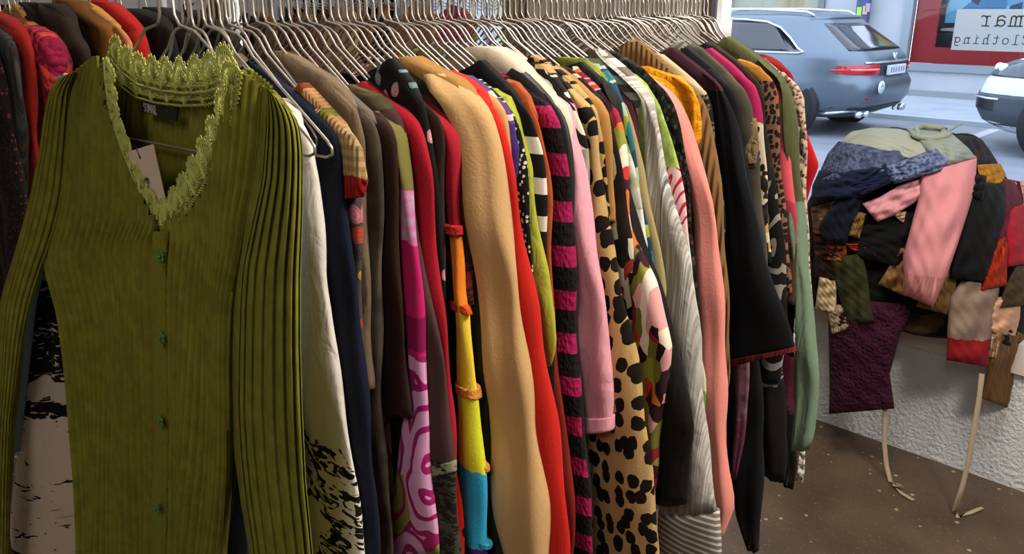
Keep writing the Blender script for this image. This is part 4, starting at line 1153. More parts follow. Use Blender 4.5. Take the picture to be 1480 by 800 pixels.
# the rack itself
rack = empty('clothes_rack', (0, 0, 0)); tag(rack, 'white steel clothes rack with chrome rail carrying the main row of garments', 'clothes rack')
s0, s1 = -.42, .86
RAILZ = NECK_Z + .0937 - .0125
def rack_parts(rail, s0, s1, root):
    mb = MB(); a = rail.at(s0); b = rail.at(s1)
    mb.tube([a + Vector((0, 0, RAILZ)), b + Vector((0, 0, RAILZ))], .0125, 14); mb.build('rail', CHROME, root)
    for p in (a, b):
        mb = MB(); mb.tube([p + Vector((0, 0, .07)), p + Vector((0, 0, RAILZ + .03))], .0105, 12)
        mb.tube([p + Vector((0, 0, RAILZ - .115)), p + Vector((0, 0, RAILZ - .085))], .0135, 12)
        mb.build('upright', WHITE_METAL, root)
        mb = MB(); mb.tube([p - Gd * .27 + Vector((0, 0, .07)), p + Gd * .27 + Vector((0, 0, .07))], .012, 10); f = mb.build('foot', WHITE_METAL, root)
        for sg in (-1, 1):
            mb = MB(); c = p + Gd * .25 * sg + Vector((0, 0, .028)); mb.disc(c - D * .01, D, .028, 18, .02); mb.tube([c, c + Vector((0, 0, .04))], .006, 6)
            mb.build('caster', plain('black_rubber', '#1c1c1c', .6), f)
rack_parts(MAIN, s0, s1, rack)

# hangers: one for each garment, plus empty-looking ones squeezed between
rr = random.Random(3)
def trim(lab, n=12):
    w = lab.replace(',', '').split()[:n]
    while w[-1] in ('the', 'of', 'and', 'with', 'a', 'in', 'on', 'its', 'by', 'to', 'between', 'beside', 'right', 'left', 'at', 'from', 'behind', 'tiny', 'under', 'below', 'white', 'dark', 'long', 'pale', 'cream', 'mostly'): w.pop()
    return ' '.join(w)
hs = [(s, lab) for (rl, s, lab) in NAMED if rl is MAIN]
for i, (s, lab) in enumerate(hs):
    ho = hanger(MAIN, s, 'wire hanger inside the ' + trim(lab), dz=rr.uniform(-.003, .002), yaw=math.radians(rr.uniform(-.7, .7)))
    ho.scale.x = max(.62, min(1, (TIPA[lab] - .008) / .185))
allS = sorted([s for s, _ in hs])
for a, b in zip(allS, allS[1:]):
    n = int((b - a) / .0065) - 1
    for k in range(min(2, max(0, n))):
        hanger(MAIN, a + (b - a) * (k + 1) / (min(2, n) + 1), 'bare wire hanger squeezed between the garments of the main rail', dz=rr.uniform(-.004, .003), yaw=math.radians(rr.uniform(-1.2, 1.2)), group='spare wire hangers on the main rail')

for k in range(7):
    hanger(MAIN, END_S + .012 + .011 * k, 'empty wire hanger turned edge on at the far end of the main rail', dz=rr.uniform(-.003, .003), yaw=math.radians(-19 - k * 1.5 + rr.uniform(-1, 1)), group='empty hangers at the far end of the main rail')
# ------------------------------------------------------------------ the second rack on the left
LEFT = Rail((.70 - 1.98 + .55 - .2, .70 + .35), .2)
LEFT.p0 = Vector((-1.115, 1.065, 0))
dz = 0
garment(LEFT, 'coat', 'black coat flecked with red glitter, leftmost at the picture edge', 'coat',
    [(-60, 20), (-30, 45), (-5, 75), (2, 120), (4, 300), (6, 600), (8, 850)], M1('glitter_black', ('flecks', '#120c0b', '#5b2a22', 150, .22)), k=2, w=.12, hem=850, side=.16, th=.03)
garment(LEFT, 'waistcoat', 'dark grey striped waistcoat with brown edge at the left picture edge', 'waistcoat',
    [(-40, 12), (-8, 38), (14, 58), (24, 90), (32, 130), (37, 190), (38, 300), (36, 480), (30, 700), (30, 850)], M1('grey_stripe_wool', ('vstripe', ['#191716', '#3b3a38', '#171513', '#4a2f20'], 90)), k=2, w=.10, hem=850, th=.03)
garment(LEFT, 'jumper', 'scarlet red jumper on the left rack behind the dark striped waistcoat', 'jumper',
    [(-20, 14), (12, 28), (34, 48), (44, 75), (50, 110), (52, 190), (50, 300), (45, 500)], M1('scarlet_knit', '#86180f', 'fleece'), k=2, w=.10, hem=520, th=.03)
garment(LEFT, 'jumper', 'magenta, orange and gold patterned knit with loose chunky sleeve', 'jumper',
    [(28, 34), (44, 38), (62, 46), (74, 66), (80, 90), (82, 130), (76, 180), (68, 230), (60, 300)], L('gypsy_knit', [(('cells', ['#a3222c', '#b85a20', '#8c1440', '#b83a2a', '#8c1440', '#7a1030'], 55, (1, .3, .35)), None, None), (('check', '#a81f22', '#6c1432', '#b3561f', .02), 150, None)], 'chunky'), k=2, w=.08, hem=330, th=.045)
garment(LEFT, 'cardigan', 'cream and orange ribbed cardigan edge beside the chunky magenta knit', 'cardigan',
    [(44, 30), (62, 44), (80, 62), (90, 85), (96, 115), (98, 200), (96, 320)], M1('cream_orange_rib', ('vstripe', ['#b5551c', '#c88a4c', '#d8b98c'], 60), 'rib'), k=2, w=.06, hem=340, th=.03)
garment(LEFT, 'jacket', 'tan camel jacket with smooth shoulder at the top left', 'jacket',
    [(-6, 4), (20, 8), (45, 26), (60, 52), (72, 90), (82, 200), (84, 400)], M1('camel_wool', '#a77a45', 'fleece'), k=2, w=.08, hem=420, th=.03)
garment(LEFT, 'coat', 'black wool coat on the left rack right of the camel jacket', 'coat',
    [(8, 2), (40, 6), (78, 32), (98, 70), (106, 110), (110, 300)], M1('black_coat', '#14110f', 'fleece'), k=2, w=.08, hem=420, th=.03)
garment(LEFT, 'coat', 'dark brown suede coat with piped armhole seams', 'coat',
    [(52, 4), (82, 6), (103, 28), (110, 52), (124, 70), (130, 100), (132, 300)], M1('dark_suede', ('heather', '#1f1611', '#2b1e15', 15), 'fleece'), k=3, w=.08, hem=420, th=.035)
garment(LEFT, 'jacket', 'golden brown suede jacket with turned collar at the top left', 'jacket',
    [(88, 0), (110, 2), (122, 18), (157, 40), (164, 62), (168, 100), (170, 300)], M1('gold_suede', ('heather', '#6b4114', '#573410', 12), 'fleece'), k=3, w=.10, hem=420, th=.04, collar=(.03, None, .4))
garment(LEFT, 'jacket', 'ochre jacket with pink lining edge left of the bright red blazer', 'jacket',
    [(112, 0), (134, 10), (176, 44), (186, 60), (190, 100), (192, 260)], M1('ochre_cloth', ('vstripe', ['#8a5c2a', '#b07c40', '#a85a4c'], 40)), k=2, w=.05, hem=420, th=.02)
garment(LEFT, 'blazer', 'bright red blazer with rolled collar beyond the ochre jacket', 'blazer',
    [(138, 2), (158, 4), (178, 20), (200, 42), (209, 52), (214, 80), (216, 260)], M1('red_blazer', '#a01814'), k=4, w=.07, hem=420, th=.03, collar=(.02, None, .6))
garment(LEFT, 'coat', 'charcoal coat right of the bright red blazer on the left rack', 'coat',
    [(172, 12), (196, 8), (226, 24), (248, 44), (256, 80), (258, 260)], M1('charcoal_coat', '#171513', 'fleece'), k=3, w=.1, hem=420, th=.04)
garment(LEFT, 'coat', 'brown black padded coat, last one visible on the left rack', 'coat',
    [(214, 10), (236, 12), (268, 34), (286, 56), (292, 90), (294, 260)], M1('padded_brown', '#1f1813', 'crinkle'), k=3, w=.1, hem=420, th=.04)
garment(LEFT, 'coat', 'dark green black coat whose shoulder fills the gap behind the hangers', 'coat',
    [(258, 14), (290, 22), (330, 48), (346, 70), (352, 110), (352, 260)], M1('green_black_coat', '#14160f', 'crinkle'), k=3, w=.1, hem=420, th=.04)
r2 = empty('clothes_rack', (0, 0, 0)); tag(r2, 'second clothes rack standing on the left, carrying coats and red knits', 'clothes rack')
rack_parts(LEFT, -.12, LEFT.last + .1, r2)
for (rl, s, lab) in NAMED:
    if rl is LEFT:
        short = lab.split(',')[0].split(' with ')[0].split(' beside ')[0]
        hanger(LEFT, s, 'wire hanger on the left rack carrying the ' + ' '.join(short.split()[:7]), yaw=math.radians(rr.uniform(-4, 4)))
# garments of a third rack far behind, glimpsed between the hooks
FAR = Rail((-2.55, 1.85), .2)
FARC = [('#6b5238', 'taupe brown'), ('#15120f', 'black'), ('#8c6a48', 'light brown'), ('#77423a', 'faded brick'), ('#b39a72', 'beige'), ('#7d4f24', 'rust brown'), ('#23231f', 'charcoal'), ('#a77850', 'sand'),
        ('#b2415c', 'raspberry'), ('#c2a566', 'pale gold'), ('#211813', 'espresso'), ('#90806e', 'stone grey')]
for i, (cx, top) in enumerate(((318, -2), (352, 14), (385, 16), (440, 24), (500, 6), (520, 10), (548, 20), (612, 0), (664, 6), (672, 14))):
    c, nm = FARC[i]
    garment(FAR, 'coat', nm + ' coat on the far rack, glimpsed between the hanger hooks', 'coat',
        [(cx - 14, top), (cx + 4, top + 6), (cx + 14, top + 12), (cx + 17, top + 40), (cx + 18, top + 200)], M1('far_cloth_' + nm.replace(' ', '_'), c), k=2, w=.08, hem=top + 220, th=.03, tmin=.05)
r3 = empty('clothes_rack', (0, 0, 0)); tag(r3, 'third clothes rack standing far behind, nearly hidden by the main row', 'clothes rack')
rack_parts(FAR, max(-.5, min(s for r, s, l in NAMED if r is FAR) - .15), FAR.last + .15, r3)
for (rl, s, lab) in NAMED:
    if rl is FAR: hanger(FAR, s, 'wire hanger of the far rack under the ' + ' '.join(lab.split()[:3]), yaw=math.radians(rr.uniform(-4, 4)))
# ------------------------------------------------------------------ heap of clothes on the sill
W0, N0 = -.985, -.13
def PF(p):
    w = (p.x - p.y) / sqrt(2); n = (4.02 - (p.x + p.y)) / sqrt(2)
    lump = .05 * sin(w * 17 + p.z * 5) + .04 * sin(p.z * 21 + n * 9)
    return (abs((w - W0) / .39) ** 3.2 + abs((n - N0) / .34) ** 2.4 + (max(0, p.z - .68 + .9 * max(0, w + .86)) / .43) ** 2.2) * (1 + lump * .6) - 1
def hit(px, py, lift=0.0):
    d = ray(px, py).normalized(); o = Vector((0, 0, EYE))
    best = None; t = 2.0
    while t < 4.2:
        v = PF(o + d * t)
        if v <= 0:
            a, b = t - .03, t
            for _ in range(12):
                m = (a + b) / 2
                if PF(o + d * m) > 0: a = m
                else: b = m
            t = b; best = (0, t); break
        if best is None or v < best[0]: best = (v, t)
        t += .03
    return o + d * (best[1] - lift)
def grad(p):
    e = .004; f = PF(p)
    g = Vector((PF(p + Vector((e, 0, 0))) - f, PF(p + Vector((0, e, 0))) - f, PF(p + Vector((0, 0, e))) - f))
    return g.normalized() if g.length > 1e-9 else Vector((0, -1, 0))
PCOUNT = [0]
def pile_item(name, label, cat, left, right, mat, bulge=.022, rows=26, cols=16, lift=None, parts=None, seed=None, crease=1.0, thick=.007, wob=1.0):
    """a cloth lying over the heap between two outline polylines (pixels), laid on the heap's own surface"""
    PCOUNT[0] += 1; k = PCOUNT[0]; rnd = random.Random(seed or k * 13)
    base = lift if lift is not None else .010 + .0055 * k
    ph = [rnd.uniform(0, 6.28) for _ in range(6)]
    def samp(pl, t):
        Ls = [0]
        for a, b in zip(pl, pl[1:]): Ls.append(Ls[-1] + math.hypot(b[0] - a[0], b[1] - a[1]))
        s = t * Ls[-1]
        for i in range(len(pl) - 1):
            if s <= Ls[i + 1] + 1e-6:
                f = (s - Ls[i]) / max(1e-6, Ls[i + 1] - Ls[i]); return pl[i][0] + (pl[i + 1][0] - pl[i][0]) * f, pl[i][1] + (pl[i + 1][1] - pl[i][1]) * f
        return pl[-1]
    front = []; back = []
    for j in range(rows + 1):
        t = j / rows; a = samp(left, t); b = samp(right, t)
        for i in range(cols + 1):
            u = i / cols
            x = a[0] + (b[0] - a[0]) * u; y = a[1] + (b[1] - a[1]) * u
            p = hit(x, y, base)
            e = (4 * u * (1 - u)) ** .45 * (min(1, t * 6 + .25) * min(1, (1 - t) * 10 + .35))
            wr = crease * (.004 * sin(u * 15 + ph[0] + t * 5) + .005 * sin(u * 7 + t * 9 + ph[1]) + .004 * sin(t * 19 + u * 4 + ph[2]) + .0025 * sin(t * 37 - u * 21 + ph[3]))
            d = (p - Vector((0, 0, EYE))).normalized()
            front.append(p - d * (bulge * e + wr * min(1, 4 * u * (1 - u) * 2)) )
            back.append(p + d * thick)
    n = len(front); vs = front + back; fs = []
    C = cols + 1
    for j in range(rows):
        for i in range(cols):
            q = (j*C+i, j*C+i+1, (j+1)*C+i+1, (j+1)*C+i)
            fs.append(q); fs.append(tuple(n + v for v in q[::-1]))
    for j in range(rows):
        fs.append((j*C, (j+1)*C, n+(j+1)*C, n+j*C)); fs.append((j*C+cols, n+j*C+cols, n+(j+1)*C+cols, (j+1)*C+cols))
    for i in range(cols):
        fs.append((i, n+i, n+i+1, i+1)); fs.append((rows*C+i, rows*C+i+1, n+rows*C+i+1, n+rows*C+i))
    org = sum(front, Vector()) / n
    root = empty(name, org); tag(root, label, cat)
    vs = [v - org for v in vs]
    body = mk('fabric', vs, fs, mat, root)
    return root, org
# core of the heap
vs = []; fs = []
NU, NV = 60, 30
for j in range(NV + 1):
    z = .502 + (1.09 - .502) * j / NV
    for i in range(NU):
        a = 2 * pi * i / NU
        c, s_ = cos(a), sin(a)
        # radial solve
        lo, hi = 0, .8
        for _ in range(14):
            m = (lo + hi) / 2; p = WP(W0 + c * m, N0 + s_ * m * .68, z)
            if PF(p) > 0: hi = m
            else: lo = m
        m = lo * .93 - .012 * (j == 0)
        n = N0 + s_ * m * .68
        vs.append(WP(W0 + c * m, min(n, .19) if z < .56 else n, z + .006 * sin(a * 9 + j)))
for j in range(NV):
    for i in range(NU): fs.append((j*NU+i, j*NU+(i+1) % NU, (j+1)*NU+(i+1) % NU, (j+1)*NU+i))
fs.append(tuple(NV*NU + i for i in range(NU))); fs.append(tuple(range(NU - 1, -1, -1)))
core = mk('folded_clothes', vs, fs, cloth('mixed_dark_clothes', [(('cells', ['#12100f', '#1b1f33', '#16120f', '#3a2018', '#1f1d1a', '#4a3825', '#101012'], 9, (1, 1, 2.2)), None, None)], 'crinkle'))
tag(core, 'dark crumpled clothes at the bottom of the heap on the window sill', 'clothes', kind='stuff')

P = pile_item
def C_(n, c, b='cloth', **k): return M1(n, c, b, **k)
# lower hanging pieces first, upper pieces last
P('jumper', 'aubergine popcorn knit jumper hanging lowest from the heap', 'jumper', [(1196, 430), (1198, 500), (1199, 560), (1198, 598)], [(1322, 440), (1302, 480), (1286, 540), (1293, 590)], C_('aubergine_popcorn', '#3a1228', 'chunky'), .03, cols=30, rows=40, lift=.04, wob=2)
P('top', 'black garment hanging in the shadow above the aubergine knit', 'top', [(1200, 380), (1215, 470)], [(1345, 380), (1330, 460)], C_('heap_black_a', '#0f0d0e'), .01, lift=.03)
P('jumper', 'pale ribbed cuff between olive sleeve and aubergine knit', 'jumper', [(1194, 440), (1202, 483)], [(1232, 440), (1237, 472)], M1('pale_rib', ('vstripe', ['#b8a483', '#8f7c5f'], 160), 'rib'), .008, lift=.062)
P('shirt', 'cream shirt cuff at the left end of the heap', 'shirt', [(1184, 400), (1178, 446)], [(1210, 405), (1208, 452)], C_('cream_cuff', '#c2ab84'), .01, lift=.06)
P('cardigan', 'dark brown cardigan folded at the lower left of the heap', 'cardigan', [(1176, 340), (1178, 402)], [(1215, 350), (1232, 408)], C_('heap_brown', '#2e1c14'), .015, lift=.05)
P('jumper', 'rusty patterned jumper edge at the left of the heap', 'jumper', [(1176, 345), (1178, 372)], [(1225, 350), (1222, 380)], M1('heap_rust', ('cells', ['#6d3018', '#2a1510', '#8a4a22', '#1b1210'], 60)), .012, lift=.062)
P('jumper', 'olive green knitted sleeve with ribbed cuff at the heap left', 'jumper', [(1200, 372), (1208, 410), (1216, 440), (1224, 468)], [(1246, 366), (1254, 400), (1258, 435), (1263, 464)], C_('olive_cable', '#34361a', 'knit'), .02, lift=.07)
P('jacket', 'tan jacket hem peeking under the pink sleeve, left side', 'jacket', [(1300, 355), (1282, 390), (1269, 410)], [(1345, 360), (1325, 395), (1308, 428)], C_('tan_jacket', '#8a6438'), .012, lift=.07)
P('jacket', 'brown corduroy jacket hem right of the pink sleeve', 'jacket', [(1345, 385), (1330, 425), (1324, 443)], [(1385, 385), (1380, 430), (1372, 455)], C_('brown_cord', '#7b5c35', 'cord'), .014, lift=.075)
P('jumper', 'tan ribbed cuff hanging low at the far right of the heap', 'jumper', [(1432, 470), (1430, 510), (1424, 550), (1418, 575)], [(1500, 470), (1486, 520), (1472, 560), (1462, 591)], M1('tan_rib', ('vstripe', ['#8a6438', '#6c4a26', '#94703f'], 110), 'rib'), .02, lift=.06)
P('scarf', 'brown striped scarf edge at the right picture border under the heap', 'scarf', [(1462, 500), (1466, 572)], [(1500, 500), (1500, 580)], M1('striped_scarf', ('vstripe', ['#5a4430', '#b09a78', '#33261c'], 130)), .008, lift=.04)
P('top', 'black top hanging at the right edge of the heap', 'top', [(1440, 440), (1444, 500)], [(1520, 440), (1520, 510)], C_('heap_black_b', '#111012'), .015, lift=.065)
P('shirt', 'peach pink shirt tail at the lower right of the heap', 'shirt', [(1432, 430), (1424, 470), (1436, 482)], [(1476, 425), (1474, 460), (1468, 485)], C_('peach_shirt', '#cf9f80'), .014, lift=.08)
P('top', 'thin cream striped sleeve between red cuff and tan rib', 'top', [(1436, 470), (1428, 515)], [(1450, 472), (1440, 518)], M1('cream_stripe', ('vstripe', ['#cdb78f', '#8b5a3a', '#d9c8a6'], 160)), .006, lift=.084)
P('jumper', 'grey beige jumper sleeve ending in a red cuff', 'jumper', [(1390, 405), (1372, 430), (1369, 480), (1368, 520)], [(1446, 410), (1440, 440), (1432, 490), (1428, 530)],
  cloth('greige_red', [(S('#8f7a6b'), None, None), (S('#8f1c20'), -.055, None)], 'crinkle'), .024, lift=.085)
P('jumper', 'red orange ribbed cuff with frilled edge at the heap right', 'jumper', [(1444, 340), (1430, 380), (1417, 420)], [(1462, 345), (1456, 380), (1455, 412)], M1('orange_rib', ('vstripe', ['#c8350f', '#8c1f08', '#d84416'], 120), 'rib'), .016, lift=.1)
P('cardigan', 'dark olive brown cardigan hem at the right picture border', 'cardigan', [(1468, 385), (1450, 420), (1444, 445)], [(1500, 380), (1495, 420), (1490, 440)], C_('olive_brown', '#43341f'), .018, lift=.095)
P('coat', 'orange red garment corner in the shadow of the heap', 'coat', [(1222, 352), (1232, 362)], [(1262, 352), (1270, 370)], C_('orange_corner', '#b0361c'), .006, lift=.075)
P('jacket', 'tan and gold garment edge at the left side of the heap', 'jacket', [(1172, 300), (1174, 325), (1176, 338)], [(1205, 290), (1235, 300), (1240, 338)], M1('gold_edges', ('cells', ['#8a5f2a', '#6a4a3a', '#9a7434', '#51382a'], 26, (1, 1, 3))), .02, lift=.05)
P('jumper', 'black jumper filling the middle of the heap under the pink sleeves', 'jumper', [(1236, 330), (1230, 352), (1236, 372)], [(1330, 300), (1326, 350), (1300, 385)], C_('heap_black_c', '#0e0c0d'), .02, lift=.07)
P('coat', 'mustard tan sleeve between navy and pink in the heap', 'coat', [(1236, 305), (1226, 340)], [(1252, 308), (1242, 345)], C_('mustard_tan', '#7a5c30'), .012, lift=.085)
P('jumper', 'dark navy sleeve hanging down the left of the heap', 'jumper', [(1212, 280), (1196, 305), (1183, 325), (1190, 345)], [(1250, 272), (1244, 300), (1230, 330), (1222, 355)], C_('deep_navy', '#0e1222', 'fleece'), .028, lift=.085)
P('shirt', 'beige scrap of shirt below the short pink sleeve', 'shirt', [(1288, 308), (1300, 318)], [(1310, 305), (1306, 322)], C_('beige_scrap', '#bfa283'), .006, lift=.09)
P('cardigan', 'maroon cardigan curving down behind the black sleeve at right', 'cardigan', [(1440, 255), (1450, 300), (1438, 340), (1440, 372)], [(1474, 262), (1480, 290), (1466, 330), (1456, 370)], C_('maroon_knit', '#5b1526', 'fleece'), .024, lift=.085)
P('jumper', 'cherry red jumper bunched at the right picture border', 'jumper', [(1462, 300), (1452, 330), (1458, 360), (1456, 385)], [(1520, 285), (1520, 330), (1520, 350), (1520, 375)], C_('cherry_red', '#a5182a', 'fleece'), .03, lift=.1)
P('top', 'white and pink top edge at the right border above the cherry red jumper', 'top', [(1466, 262), (1474, 296)], [(1520, 258), (1520, 286)], C_('white_pink', '#c9a6a4'), .012, lift=.07)
P('jumper', 'black rolled garment at the top right of the heap', 'jumper', [(1404, 236), (1408, 262)], [(1432, 220), (1452, 262)], C_('black_roll', '#151414', 'fleece'), .02, lift=.06)
P('jumper', 'mustard yellow ribbed cuff folded near the heap top', 'jumper', [(1412, 238), (1416, 260), (1430, 268)], [(1446, 236), (1454, 252), (1450, 264)], M1('mustard_rib', ('vstripe', ['#d89a1c', '#a86c0c', '#e0a828'], 110), 'rib'), .016, lift=.09)
P('jumper', 'soft black sleeve hanging broad right of the long pink sleeve', 'jumper', [(1410, 262), (1400, 300), (1386, 345), (1375, 385), (1372, 402)], [(1456, 266), (1456, 300), (1445, 350), (1430, 390), (1422, 406)], C_('black_angora', '#101010', 'fleece'), .03, lift=.1)
P('jumper', 'black tuft of knitwear between the pink sleeve and mustard cuff', 'jumper', [(1408, 250), (1402, 285)], [(1426, 254), (1422, 290)], C_('black_tuft', '#0c0c0d', 'fleece'), .016, lift=.115)
PINK = M1('pink_fine_knit', '#d6949c', 'fleece')
P('jumper', 'short pink sleeve with ribbed cuff poking out to the left of the heap', 'jumper', [(1330, 258), (1300, 268), (1270, 285), (1246, 294)], [(1340, 282), (1310, 300), (1290, 312), (1268, 321)], PINK, .024, lift=.10)
P('jumper', 'long pink jumper sleeve with ribbed cuff hanging down the middle of the heap', 'jumper', [(1332, 250), (1328, 285), (1316, 330), (1305, 370), (1306, 400), (1304, 425)], [(1412, 228), (1410, 270), (1398, 310), (1382, 360), (1368, 400), (1349, 443)],
  cloth('pink_sleeve', [(S('#d98f94'), None, None), (('vstripe', ['#d98f94', '#b8706f', '#dd9a9a'], 120), -.118, None)], 'fleece'), .04, rows=34, cols=20, lift=.12)
P('jumper', 'pale mint cream jumper spread over the top of the heap', 'jumper', [(1213, 206), (1230, 190), (1262, 184), (1300, 186), (1336, 196)], [(1240, 222), (1300, 226), (1340, 236), (1372, 244), (1412, 226)], M1('mint_cream_knit', '#a9b0a2', 'fleece'), .02, lift=.085, cols=20)
P('jumper', 'pale green grey jumper front draped towards the right of the heap top', 'jumper', [(1310, 186), (1330, 205), (1345, 225), (1358, 243)], [(1370, 188), (1384, 200), (1400, 214), (1411, 228)], M1('mint_grey_knit', '#98a29a', 'knit'), .022, lift=.105, cols=20)
P('jumper', 'blue mottled knitted jumper over the left shoulder of the heap', 'jumper', [(1212, 204), (1196, 222), (1186, 245), (1180, 262)], [(1300, 218), (1310, 232), (1290, 252), (1240, 268)], M1('blue_marl', ('heather', '#5d6784', '#39415e', 45), 'chunky'), .03, lift=.10)
P('jumper', 'navy jumper folded across the left of the heap', 'jumper', [(1184, 246), (1174, 268), (1172, 288)], [(1316, 236), (1290, 256), (1246, 286)], M1('navy_knit', ('heather', '#1b2440', '#141b32', 40), 'fleece'), .028, lift=.11)
P('jumper', 'dark navy sleeve wedge left of the mottled blue cuff', 'jumper', [(1232, 262), (1228, 268), (1244, 284)], [(1280, 236), (1286, 250), (1288, 264)], M1('navy_wedge', '#141c38', 'fleece'), .022, lift=.125)
P('jumper', 'mottled blue and white knitted cuff in front of the mint jumper', 'jumper', [(1282, 240), (1280, 252), (1292, 266)], [(1352, 214), (1372, 232), (1362, 246)], M1('blue_marl_light', ('heather', '#7c89ac', '#36426a', 70), 'chunky'), .03, lift=.13)
# coiled drawstring knot on top
mb = MB(); r = random.Random(5)
kn = []
for i in range(70):
    t = i / 69; an = t * 2 * pi * 3.3
    px = 1344 + 26 * cos(an) * (1 - .25 * t) + 3 * sin(i); py = 191 + 9 * sin(an) * (1 - .2 * t)
    kn.append(hit(px, py, .12 + .012 * sin(an * 1.7) + .01 * t))
mb.tube(kn, [.0075 + .0025 * sin(i * .5) for i in range(70)], 7)
mb.tube([hit(1366, 192, .12), hit(1374, 188, .125), hit(1384, 181, .13), hit(1391, 178, .13)], .0035, 6)
o = mb.build('knotted_scarf', M1('mint_scarf', '#9fa89a', 'crinkle')); tag(o, 'pale mint scarf knotted into a loose coil on top of the heap', 'scarf')
# ribbons
def ribbon(label, pts, wmm):
    vs = []; fs = []; n = len(pts)
    for i, (p, tw) in enumerate(pts):
        sd = Vector((cos(tw), -sin(tw), 0)) if i < n - 3 else (pts[i][0] - pts[i - 1][0]).cross(Vector((0, 0, 1))).normalized()
        for q in (-1, 1):
            for dz in (0, .0012): vs.append(p + sd * q * wmm / 2 + Vector((.0, -dz, dz * .8)))
    for i in range(n - 1):
        b = i * 4; c = b + 4
        fs += [(b, b+2, c+2, c), (b+1, c+1, c+3, b+3), (b, c, c+1, b+1), (b+2, b+3, c+3, c+2)]
    o = mk('ribbon', vs, fs, M1('cream_tape', '#b9a58b', 'cloth')); tag(o, label, 'ribbon', None)
def floorpt(px, py, z=.004):
    d = ray(px, py); k = (EYE - z) / -d.z; return Vector((0, 0, EYE)) + d * k
def on_plane(px, py, n):
    d = ray(px, py); s = 4.02 - n * sqrt(2); k = s / (d.x + d.y); return Vector((0, 0, EYE)) + d * k
ribbon('cream ribbon trailing from the heap to the floor, left of the two', [(on_plane(1287, 424, .22), .5), (on_plane(1284, 470, .23), .4), (on_plane(1281, 530, .24), .6), (on_plane(1279, 590, .24), .9), (on_plane(1278, 640, .24), .6), (on_plane(1281, 672, .24), .5),
   (floorpt(1287, 696), .5), (floorpt(1298, 699, .02), .5), (floorpt(1304, 704, .006), .5), (floorpt(1290, 700, .012), 0), (floorpt(1303, 712), 0), (floorpt(1320, 722), 0)], .015)
ribbon('cream ribbon trailing from the heap to the floor, right of the two', [(on_plane(1419, 540, .24), .5), (on_plane(1415, 575, .25), .6), (on_plane(1408, 620, .26), .5), (on_plane(1400, 665, .27), .8), (on_plane(1390, 705, .28), .7), (floorpt(1379, 738, .012), .3), (floorpt(1384, 748), 0), (floorpt(1400, 741), 0), (floorpt(1420, 733), 0)], .014)

# ------------------------------------------------------------------ sign in the window
cw = [on_plane(1383, 13, -.55), on_plane(1500, 15, -.55), on_plane(1500, 79, -.55), on_plane(1376, 72, -.55)]
wl = (cw[0].x - cw[0].y) / sqrt(2); zb = cw[3].z; zt = cw[0].z
wl = min(wl, (cw[3].x - cw[3].y) / sqrt(2)); 
H = zt - zb
sg = empty('window_sign', WP(wl, -.553, zb), -pi / 4); tag(sg, 'white paper sign with mirrored slab letters stuck on the window glass', 'sign')
st = NT('sign_card'); st.bsdf.inputs['Base Color'].default_value = rgb('#e6eef2'); st.bsdf.inputs['Roughness'].default_value = .7
tl = st.n('ShaderNodeBsdfTranslucent'); tl.inputs[0].default_value = rgb('#eef4f8'); mxs = st.n('ShaderNodeMixShader'); mxs.inputs[0].default_value = .75
st.t.links.new(st.bsdf.outputs[0], mxs.inputs[1]); st.t.links.new(tl.outputs[0], mxs.inputs[2]); st.t.links.new(mxs.outputs[0], st.t.nodes['Material Output'].inputs[0]); SIGNM = st.m
mb = MB(); mb.box((0, .0, 0), (.62, .003, H)); mb.build('card', SIGNM, sg, False)
mb = MB(); INKX = lambda px: (on_plane(px, 40, -.55).x - on_plane(px, 40, -.55).y) / sqrt(2) - wl
ux = Vector((-1, 0, 0)); uz = Vector((0, 0, 1)); nr = Vector((0, -1, 0))
INK = plain('sign_ink', '#343d42', .7)
# mirrored: words run right to left; last letters sit at the left edge
def mword(txt, xl, z, h, w, adv):
    # xl = left edge of the final letter
    n = len(txt)
    for i, ch in enumerate(txt):
        org = Vector((xl + (n - 1 - i) * adv + adv * .86, -.0005, z)); mb = MB(); strokes(mb, GLY.get(ch, []), org, ux * h, uz * h, nr, w, .0008); mb.v and mb.build('letter', INK, sg, False)
x0 = INKX(1408)
hh = .062
mword('Sumar', INKX(1409), H * .60, H * .36, H * .030, H * .365)
mword('Clothing', INKX(1379), H * .17, H * .22, H * .02, H * .222)

# beige curtain and scalloped valance behind the hooks
vs = []; fs = []
for i in range(81):
    w = -3.30 + .55 * i / 80
    for z in (.55, 2.4): vs.append(WP(w, -.40 + .03 * sin(i * .9), z))
for i in range(80): fs.append((i*2, i*2+2, i*2+3, i*2+1))
o = mk('curtain', vs, fs, M1('beige_curtain', '#a89878')); tag(o, 'beige curtain beside the white wall pier behind the main rail', 'curtain')
o.modifiers.new('thick', 'SOLIDIFY').thickness = .004
mb = MB()
for k in range(26):
    w = -5.6 + k * .1
    for q in range(3):
        R = .055 - q * .015
        mb.tube([WP(w + R * cos(a), -.42, 1.545 - R * sin(a) * 1.1) for a in [pi * i / 10 for i in range(11)]], .003, 5)
mb.box((-5.7, .41, 1.545), (-2.95, .425, 1.60), 0, WALLM)
o = mb.build('lace_valance', plain('white_lace', '#dfe5e2', .8)); tag(o, 'white scalloped lace valance hanging across the far window', 'valance')

# ------------------------------------------------------------------ the street
def street_box(name, boxes, mats, kind=None, label=None, cat=None, parent=None, smooth=False):
    o = wall_obj(name, boxes, mats, label, kind, parent, smooth)
    if cat: o['category'] = cat
    return o
ASPH = plain('asphalt', '#868b94', .5, noise=('#747a84', 3), bump=(120, .3, .01))
PAVE = plain('pavement', '#a3abb5', .7, noise=('#949da8', 2), bump=(60, .2, .01))
